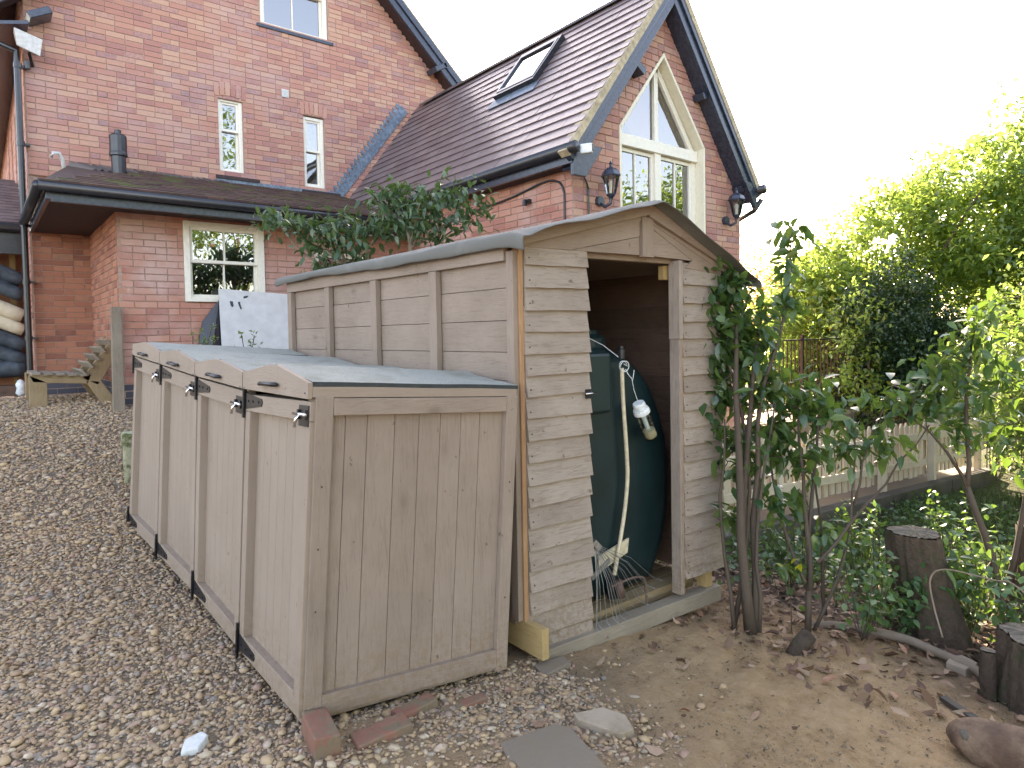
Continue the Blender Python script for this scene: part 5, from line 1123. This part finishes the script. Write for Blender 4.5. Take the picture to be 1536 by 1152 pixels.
X, Y = scatter(9000, 1.0, 5.0, .4, 2.5); pebbles('soil_crumbs', X, Y, np.clip(rng.lognormal(math.log(.0034), .5, len(X)), .0015, .010), 'soil_crumb' if 'soil_crumb' in MATS else toned('soil_crumb', [(0, (.12, .085, .05)), (.7, (.24, .175, .11)), (.93, (.22, .17, .12)), (1, (.42, .36, .27))], .95, 20, .3, .001), 0, label='fine crumbs of soil on the bare ground', cat='soil')
def litter(name, n, box, L, mat, dens, lift=.012, flat=.25, **k):
    X, Y = scatter(n, *box); kp = rng.random(n) < dens(X, Y); X, Y = X[kp], Y[kp]; n = len(X)
    P = np.stack([X, Y, gz(X, Y)+lift+rng.random(n)*.012], -1); a = rng.random(n)*6.28
    d = np.stack([np.cos(a), np.sin(a), rng.normal(0, flat, n)], -1); d = unit(d); up = rng.normal(size=(n, 3))*flat+np.array([0, 0, 1.0]); s = unit(np.cross(d, up)); nn = np.cross(s, d)
    Ln = rng.uniform(*L, n)[:, None, None]; Wn = Ln*rng.uniform(.35, .6, n)[:, None, None]; T = LV*np.array([1, 1, 1.0])
    curl = T.copy(); V = P[:, None]+s[:, None]*T[None, :, 0:1]*Wn+d[:, None]*T[None, :, 1:2]*Ln+nn[:, None]*T[None, :, 2:3]*Ln*rng.uniform(-2.2, 2.4, n)[:, None, None]
    F = (LFT[None]+(np.arange(n)*8)[:, None, None]).reshape(-1, 3); return link(name, fast_mesh(name, V.reshape(-1, 3), F, np.repeat(rng.random(n), 8)), mat, None, kind='stuff', **k)
def dl(x, y): return np.clip((x-3.15+.55*(y-1.2))*.62, 0, 1)*np.exp(-((x-4.3)/2.6)**2)*.85+.02
litter('leaf_litter', 6500, (1.6, 7.0, .4, 3.6), (.03, .085), 'dead_leaf', dl, label='dead brown leaves lying under the saplings and stumps', cat='leaf litter')
litter('soil_debris', 1100, (1.2, 5.0, .4, 2.9), (.006, .026), 'bark', lambda x, y: .5+0*x, .004, .12, label='small dark twigs and crumbs of bark on the soil', cat='debris')
litter('big_leaves', 90, (3.1, 4.6, .9, 2.35), (.07, .12), 'dead_leaf', lambda x, y: .8+0*x, .02, .5, label='large curled brown leaves around the sapling feet and log', cat='leaves')
litter('fallen_leaves', 330, (-3.2, 1.0, 2.6, 9.8), (.03, .07), 'dead_leaf', lambda x, y: .35+.0*x, .022, label='scattered brown leaves on the gravel', cat='leaves')
X, Y = scatter(5200, 3.9, 10, .5, 3.6); kp = (rng.random(len(X)) < np.clip((X-4.0)*.7+(Y-2.5)*.3, .05, 1)) & ((X > 4.5) | (Y > 1.9)); X, Y = X[kp], Y[kp]
P = np.stack([X, Y, gz(X, Y)+rng.random(len(X))*.14+.03], -1); leaf_mesh('ivy_cover', P, rng.uniform(.035, .075, len(X)), .045, 'ivy_leaf', None, True, .1, label='low ivy and weeds covering the ground around the stumps', cat='ground cover')
n = 9000; X, Y = scatter(n, 4.3, 12, -.5, 3.6); kp = rng.random(n) < np.clip((X-4.4)*.6, 0, 1)*(.35+.65*(np.sin(X*3)*np.cos(Y*2.7) > -.2)); X, Y = X[kp], Y[kp]; n = len(X)
a = rng.random(n)*6.28; h = rng.uniform(.08, .22, n); b0_ = np.stack([X, Y, gz(X, Y)], -1); sd_ = np.stack([np.cos(a), np.sin(a), 0*a], -1)*.006; tip = b0_+np.stack([rng.normal(0, .05, n), rng.normal(0, .05, n), h], -1)
V = np.stack([b0_-sd_, b0_+sd_, tip], 1).reshape(-1, 3); link('grass', fast_mesh('grass', V, np.arange(3*n).reshape(-1, 3), np.repeat(rng.random(n), 3)), 'grass', None, kind='stuff', label='rough grass growing behind the stumps', cat='grass')

# ------------------------------------------------------------------ plants
def curve(p0, p1, bend=.06, n=6, sag=0):
    p0, p1 = np.array(p0, float), np.array(p1, float); L = np.linalg.norm(p1-p0); o = rng.normal(size=3)*bend*L; pts = []
    for i in range(n+1): f = i/n; pts.append(p0+(p1-p0)*f+o*math.sin(f*math.pi)+np.array([0, 0, sag*L*math.sin(f*math.pi)])+rng.normal(size=3)*.006*L*(0 < i < n))
    return pts
def sapling(name, label, base_, stems, leafspec, mat='laurel_leaf', tmat='twig', cap=230, group=None, cat='sapling', Lr=(.075, .13)):
    """stems: (start, end, r0, r1). leafspec: (centre, radius, count)"""
    t = thing(name, label, cat, base_, group); m = MB(); pts_all = []
    for i, (a, b, r0, r1) in enumerate(stems):
        pts = curve(a, b, .035, 7); m.tube(pts, list(np.linspace(r0, r1, len(pts))), 7); pts_all += pts[2:]
    A = np.array(pts_all); P = []
    for c, r, k in leafspec:
        k = int(k*1.8); q = np.array(c)+rng.normal(size=(k, 3))*np.array(r)*.55; P.append(q)
        for s in range(max(2, k//22)):     # twigs carrying the leaves
            e = q[rng.integers(0, k)]; st = A[np.argmin(np.linalg.norm(A-e, axis=1))]; m.tube(curve(st, e, .08, 4), [.004, .0035, .003, .0025, .002], 5)
    m.build('stem', tmat, t, smooth=True)
    P = np.concatenate(P); n = len(P); pieces('leaf', leaf_items(P, rng.uniform(*Lr, n), rng.uniform(.036, .056, n), mat, -.75), t, cap, smooth=True, stuffname='leaf'); return t
g1 = gzz(3.48, 2.14)
sapling('laurel_sapling', 'leafy many-stemmed sapling against the right corner of the shed', (3.48, 2.14, g1),
  [((3.47, 2.12, g1), (3.72, 2.36, 1.75), .034, .010), ((3.49, 2.15, g1), (3.86, 2.28, 1.60), .030, .009), ((3.50, 2.12, g1), (3.95, 2.15, 1.75), .024, .007), ((3.95, 2.15, 1.70), (4.03, 2.16, 2.20), .007, .003), ((3.44, 2.22, g1), (3.62, 2.42, 1.45), .016, .006), ((3.42, 2.2, g1), (3.55, 2.34, 1.0), .014, .005), ((3.52, 2.1, g1), (3.80, 2.15, 1.1), .014, .005)],
  [((3.70, 2.42, 1.82), (.12, .12, .10), 80), ((3.66, 2.44, 1.62), (.12, .12, .14), 105), ((3.70, 2.40, 1.40), (.13, .12, .13), 110), ((3.82, 2.30, 1.55), (.13, .13, .16), 80), ((3.98, 2.17, 1.95), (.06, .06, .10), 12), ((4.03, 2.16, 2.14), (.10, .10, .10), 18), ((3.95, 2.16, 1.72), (.10, .10, .09), 24), ((3.64, 2.44, 1.15), (.12, .10, .13), 62), ((3.85, 2.25, 1.20), (.16, .14, .15), 78), ((3.68, 2.38, .88), (.14, .12, .12), 40), ((3.90, 2.2, .92), (.16, .14, .14), 66), ((3.74, 2.3, .68), (.16, .12, .10), 34), ((3.55, 2.30, .40), (.12, .08, .05), 16)], cap=290, group='laurel saplings right of the shed')
g2 = gzz(3.80, 1.95)
sapling('laurel_sapling', 'open sapling with forked dark stems between the shed corner and the tall stump', (3.80, 1.95, g2),
  [((3.80, 1.95, g2), (3.98, 2.10, 1.05), .020, .007), ((3.81, 1.94, g2+.25), (4.12, 2.02, 1.15), .016, .006), ((3.79, 1.96, g2+.3), (3.82, 2.2, .9), .012, .005), ((3.86, 1.94, g2), (4.28, 1.9, 1.0), .012, .004), ((4.12, 2.0, g2), (4.10, 2.06, .85), .014, .004), ((3.86, 1.92, .15), (4.72, 1.62, .92), .011, .004), ((4.2, 1.86, .45), (4.5, 1.75, 1.18), .008, .003)],
  [((4.02, 2.10, 1.12), (.14, .12, .12), 44), ((4.18, 2.0, 1.05), (.16, .12, .14), 46), ((4.0, 2.08, .75), (.18, .14, .12), 46), ((4.25, 1.92, .80), (.16, .12, .12), 40), ((3.84, 2.12, .48), (.16, .10, .08), 32), ((4.03, 2.0, .30), (.12, .10, .06), 16), ((4.5, 1.75, 1.10), (.14, .12, .10), 28), ((4.45, 1.76, .82), (.16, .10, .10), 26), ((3.72, 2.0, .14), (.07, .07, .03), 6)], cap=200, group='laurel saplings right of the shed')
g3 = gzz(4.9, 1.3)
sapling('laurel_sapling', 'arching sapling at the right edge with drooping leaf sprays above the stumps', (4.95, 1.25, g3),
  [((4.95, 1.25, g3), (4.75, 1.42, .55), .030, .018), ((4.75, 1.42, .55), (4.90, 1.42, 1.55), .016, .005), ((4.75, 1.42, .55), (4.50, 1.66, 1.0), .012, .004), ((4.93, 1.27, g3+.3), (5.10, 1.20, 1.75), .018, .006), ((4.8, 1.38, .4), (4.62, 1.45, .75), .008, .003)],
  [((4.86, 1.42, 1.45), (.16, .14, .14), 44), ((4.98, 1.36, 1.62), (.14, .12, .12), 24), ((4.72, 1.55, 1.30), (.18, .14, .14), 46), ((4.62, 1.62, 1.08), (.16, .12, .10), 36), ((4.85, 1.42, 1.12), (.16, .12, .12), 34), ((5.02, 1.3, 1.25), (.14, .10, .14), 30), ((4.78, 1.48, .90), (.14, .10, .10), 24), ((5.0, 1.28, .85), (.12, .10, .16), 24), ((4.55, 1.40, .08), (.20, .12, .10), 18)], cap=200, group='laurel saplings right of the shed')
t = thing('yellow_sprig', 'thin sprig with bright yellow leaves low in front of the sapling trunks', 'sprig', (3.72, 2.0, gzz(3.72, 2.0))); z0 = gzz(3.72, 2.0)
m = MB(); m.tube([(3.74, 2.02, z0), (3.70, 2.0, z0+.18), (3.66, 2.0, z0+.42), (3.62, 1.98, z0+.46)], [.004, .003, .002, .0015], 5); m.build('stem', 'twig', t)
P = np.array([(3.66, 1.98, z0+.44), (3.63, 1.97, z0+.42), (3.69, 1.97, z0+.40), (3.60, 2.0, z0+.43), (3.72, 1.96, z0+.43)]); pieces('leaf', leaf_items(P, .055, .03, 'yellow_leaf', -.8), t)
# white bramble stems by the stump
m = MB(); m.tube([(3.98, 1.30, -.12), (4.03, 1.36, .02), (4.04, 1.38, .16), (4.08, 1.32, .22), (4.15, 1.12, .20), (4.12, 1.02, .21), (4.1, .85, .08)], [.005, .005, .005, .004, .004, .004, .004], 6, cr=5); m.build('bare_bramble', 'pale_branch', None, smooth=True, loc=(3.98, 1.3, -.15), label='pale leafless bramble stem arching in front of the tall stump', cat='stem')
for i, (x, y, h, lb) in enumerate(((4.05, 1.75, .45, 'leafy weed beside the left foot of the tall stump'), (4.55, 1.1, .55, 'leafy weed between the tall stump and the squat one'), (5.6, 2.4, .5, 'bright weed with round leaves in front of the picket fence'), (5.3, 1.7, .45, 'low weed behind the tall stump'), (6.6, 2.9, .6, 'weed clump nearest the picket fence posts'), (7.4, 2.4, .7, 'tall weed clump further right below the fence'), (4.72, 1.40, .6, 'leafy weed growing against the right side of the tall stump'), (4.30, 1.62, .38, 'short weed in front of the left foot of the tall stump'), (4.45, .95, .5, 'leafy weed behind the squat stump at the right edge'), (5.0, 2.1, .55, 'weed clump behind the tall stump, towards the sleepers'), (4.6, 2.5, .45, 'weed clump between the sapling stems and the sleepers'), (5.2, 1.5, .7, 'taller weed between the tall stump and the right edge'))):
    z0 = gzz(x, y); t = thing('leafy_weed', lb, 'weed', (x, y, z0), 'weeds between the stumps and the fence'); m = MB(); P = []
    for k in range(9):
        e = np.array((x+random.uniform(-.18, .18), y+random.uniform(-.16, .16), z0+h*random.uniform(.6, 1.1))); pts = curve((x, y, z0), e, .06, 5); m.tube(pts, .003, 5); P += [p_+rng.normal(size=3)*.03 for p_ in pts[2:] for _ in range(5)]
    m.build('stem', 'twig', t); P = np.array(P); pieces('leaf', leaf_items(P, rng.uniform(.04, .075, len(P)), .035, 'ivy_leaf', -.1), t, 60, smooth=True)
for i, (x, y, lb) in enumerate(((1.65, 6.7, 'small green sprig above the second bin lid, in front of the white panel'), (2.05, 6.6, 'shorter green sprig right of the other one in front of the white panel'))):
    z0 = gzz(x, y); hh = (1.64, 1.55)[i]; t = thing('green_sprig', lb, 'sprig', (x, y, z0)); m = MB(); P = []
    for k in range(7):
        e = np.array((x+random.uniform(-.14, .14), y+random.uniform(-.1, .1), hh+random.uniform(-.16, .04))); pts = curve((x, y, z0), e, .03, 6); m.tube(pts, .004, 5); P += [p_+rng.normal(size=3)*.02 for p_ in pts[4:] for _ in range(6)]
    m.build('stem', 'twig', t); P = np.array(P); leaf_mesh('leaf', P, .045, .025, 'mid_leaf', t, False, .3)
# magnolia-like shrub behind the shed
t = thing('broadleaf_shrub', 'broad-leaved evergreen shrub with pale branches rising behind the shed roof', 'shrub', (3.0, 6.0, .3)); m = MB()
limbs = [((3.0, 6.0, .3), (2.72, 5.85, 2.25), .05, .022), ((2.72, 5.85, 2.2), (2.45, 6.05, 2.60), .02, .008), ((2.72, 5.85, 2.25), (2.62, 5.9, 2.50), .018, .008), ((2.72, 5.85, 2.1), (2.25, 6.2, 2.62), .016, .006), ((2.75, 5.85, 2.15), (3.0, 5.65, 2.55), .014, .006),
  ((3.02, 5.95, .3), (3.22, 5.50, 2.42), .05, .022), ((3.22, 5.5, 2.40), (3.08, 5.6, 2.85), .018, .007), ((3.22, 5.5, 2.40), (3.28, 5.4, 2.80), .018, .007), ((3.22, 5.5, 2.38), (3.62, 5.2, 2.70), .016, .006), ((3.24, 5.48, 2.4), (3.5, 5.3, 2.9), .012, .005)]
for a_, b_, r0, r1 in limbs: m.tube(curve(a_, b_, .05, 6), list(np.linspace(r0, r1, 7)), 7)
m.build('branch', 'pale_branch', t, smooth=True)
P = []
for c, r, k in (((2.18, 6.25, 2.66), (.14, .16, .12), 90), ((2.42, 6.08, 2.60), (.2, .16, .10), 130), ((2.55, 6.0, 2.42), (.22, .16, .12), 130), ((2.70, 5.85, 2.58), (.24, .18, .12), 170), ((2.78, 5.8, 2.36), (.2, .15, .12), 110), ((2.98, 5.68, 2.60), (.22, .16, .12), 150), ((3.0, 5.65, 2.82), (.14, .14, .10), 80), ((3.14, 5.54, 2.88), (.16, .14, .10), 120), ((3.2, 5.5, 2.62), (.22, .16, .14), 170), ((3.36, 5.38, 2.76), (.2, .16, .14), 150), ((3.52, 5.24, 2.88), (.18, .14, .12), 110), ((3.62, 5.16, 2.68), (.18, .14, .14), 120), ((3.76, 5.06, 2.76), (.08, .1, .12), 40), ((3.42, 5.34, 2.50), (.2, .14, .12), 100), ((2.55, 5.95, 2.22), (.16, .14, .10), 70)):
    k = int(k*.8); P.append(np.array(c)+rng.normal(size=(k, 3))*np.array(r)*.62)
P = np.concatenate(P); pieces('leaf', leaf_items(P, rng.uniform(.075, .12, len(P)), rng.uniform(.034, .05, len(P)), 'magnolia_leaf', -.6), t, 290, smooth=True, stuffname='leaf')

def tree(name, label, base_, crowns, mat, L, per=34, cr=.34, group=None, tr=.14, cat='tree', limbs=9):
    t = thing(name, label, cat, base_, group); m = MB(); allP = []; C = []
    for c, r, n in crowns:
        P, cc, u = clumps(c, r, n, cr, per); allP.append(P); C.append(cc)
    C = np.concatenate(C); P = np.concatenate(allP); top = np.array(crowns[0][0]); b = np.array(base_)
    mid = b+(top-b)*.45; m.tube([b, b+(mid-b)*.5+rng.normal(size=3)*.05, mid, top], [tr, tr*.8, tr*.6, tr*.15], 9)
    for i in rng.choice(len(C), min(limbs, len(C)), replace=False):
        s = b+(top-b)*rng.uniform(.3, .75); m.tube(curve(s, C[i], .06, 5, .03), list(np.linspace(tr*.35, .012, 6)), 6)
    m.build('trunk', 'bark', t, smooth=True)
    leaf_mesh('foliage', P, rng.uniform(L*.7, L*1.25, len(P)), L*.52, mat, t, False, -.25); return t
G = 'garden trees behind the picket fence'
tree('golden_tree', 'sunlit yellow-green tree filling the right side behind the picket fence', (13.2, 5.6, -1.0), [((13.3, 5.4, 2.25), (1.5, 1.5, 1.75), 230), ((12.05, 5.85, 1.5), (1.0, .9, 1.45), 190), ((13.9, 4.3, 3.5), (1.3, 1.2, 1.4), 150)], 'gold_leaf', .135, 46, .32, G, .14)
tree('golden_tree', 'low bright green bush under the golden tree, just right of the terrace railing', (11.6, 6.2, -1.0), [((11.8, 6.0, .4), (1.1, .9, 1.1), 130)], 'gold_leaf', .10, 48, .28, G, .06)
tree('golden_tree', 'thin golden saplings overlapping the left side of the dark evergreen', (10.9, 4.7, -.9), [((10.8, 4.75, .9), (.55, .5, 1.3), 60)], 'gold_leaf', .10, 26, .26, G, .04)
tree('tall_tree', 'tall yellow-green tree rising to the top right corner', (16.0, 1.8, -1.2), [((15.6, 2.7, 4.3), (1.8, 1.7, 1.9), 190), ((14.9, 3.6, 2.6), (1.6, 1.3, 1.7), 170), ((16.2, 1.4, 4.0), (2.0, 1.8, 2.5), 180), ((15.8, 1.8, 1.2), (1.8, 1.6, 1.8), 190)], 'mid_leaf', .15, 48, .35, G, .2)
tree('dark_holly', 'dense dark evergreen bush in the middle of the sunlit trees', (11.6, 4.6, -.9), [((11.6, 4.6, 1.25), (.95, .7, 1.2), 220), ((12.5, 4.35, .9), (1.1, .6, 1.2), 170), ((11.2, 4.9, .3), (.6, .5, .7), 60)], 'holly_leaf', .07, 80, .24, G, .10)
tree('shaded_shrub', 'grey-green shrub at the right edge in front of the trees', (9.6, 1.4, -.9), [((9.9, 1.9, .95), (1.2, 1.0, 1.4), 170), ((9.2, .9, .7), (1.0, .9, 1.3), 110)], 'mid_leaf', .09, 46, .28, G, .07)
tree('bright_bush', 'bright yellow bush past the end of the fence at the right edge', (14.5, 2.2, -1.2), [((14.5, 2.6, -.1), (1.7, 1.2, 1.1), 150)], 'gold_leaf', .085, 56, .3, G, .07)
for i, (x, y, lb) in enumerate(((21.0, 3.0, 'hedgerow tree behind the tall tree'), (21.0, -2.0, 'hedgerow tree far right beyond the lawn'))):
    tree('hedgerow_tree', lb, (x, y, -1.3), [((x, y, 1.6), (2.9, 2.9, 2.9), 150)], 'mid_leaf', .17, 44, .55, 'hedgerow trees beyond the garden', .15)
# wood edge far behind between house and trees
for i, (x, y, h, rr, lb) in enumerate(((26, 14.8, 5.2, 2.6, 'distant brown autumn tree beside the brick gable'), (29, 13.4, 4.8, 2.4, 'distant autumn tree in the gap between gable and golden tree'), (24.5, 12.0, 3.8, 1.8, 'lower distant tan thicket left of the golden tree'), (33, 18, 5.6, 3.0, 'hazy distant autumn tree behind the others'))):
    tree('autumn_tree', lb, (x, y, -1.3), [((x, y, h*.5), (rr, rr, h*.48), 120)], 'autumn_leaf', .17, 34, .5, 'distant autumn trees', .12, limbs=14)
# trees off to the right and behind the camera (they show in the window glass)
for i, (x, y, h, rr, mt, lb) in enumerate(((15.5, -.4, 5.8, 3.0, 'gold_leaf', 'tall laurel hedge tree to the right of the garden, nearest the fence'), (16.5, -4.0, 6.2, 3.2, 'gold_leaf', 'tall laurel to the right behind the viewer'), (13.5, -7.5, 7.5, 3.2, 'mid_leaf', 'big tree diagonally behind the viewer'), (7.5, -8.5, 10.0, 3.4, 'mid_leaf', 'big tree behind the viewer, reflected in the upper windows'), (2.5, -9.5, 10.0, 3.4, 'mid_leaf', 'big dark tree directly behind the viewer'), (-3.5, -9, 8.5, 3.2, 'holly_leaf', 'dark tree behind the viewer on the left'))):
    tree('garden_tree', lb, (x, y, -.8), [((x, y, h*.52), (rr, rr, h*.5), 220)], mt, .17, 56, .6, 'tall trees around the viewer', .2)
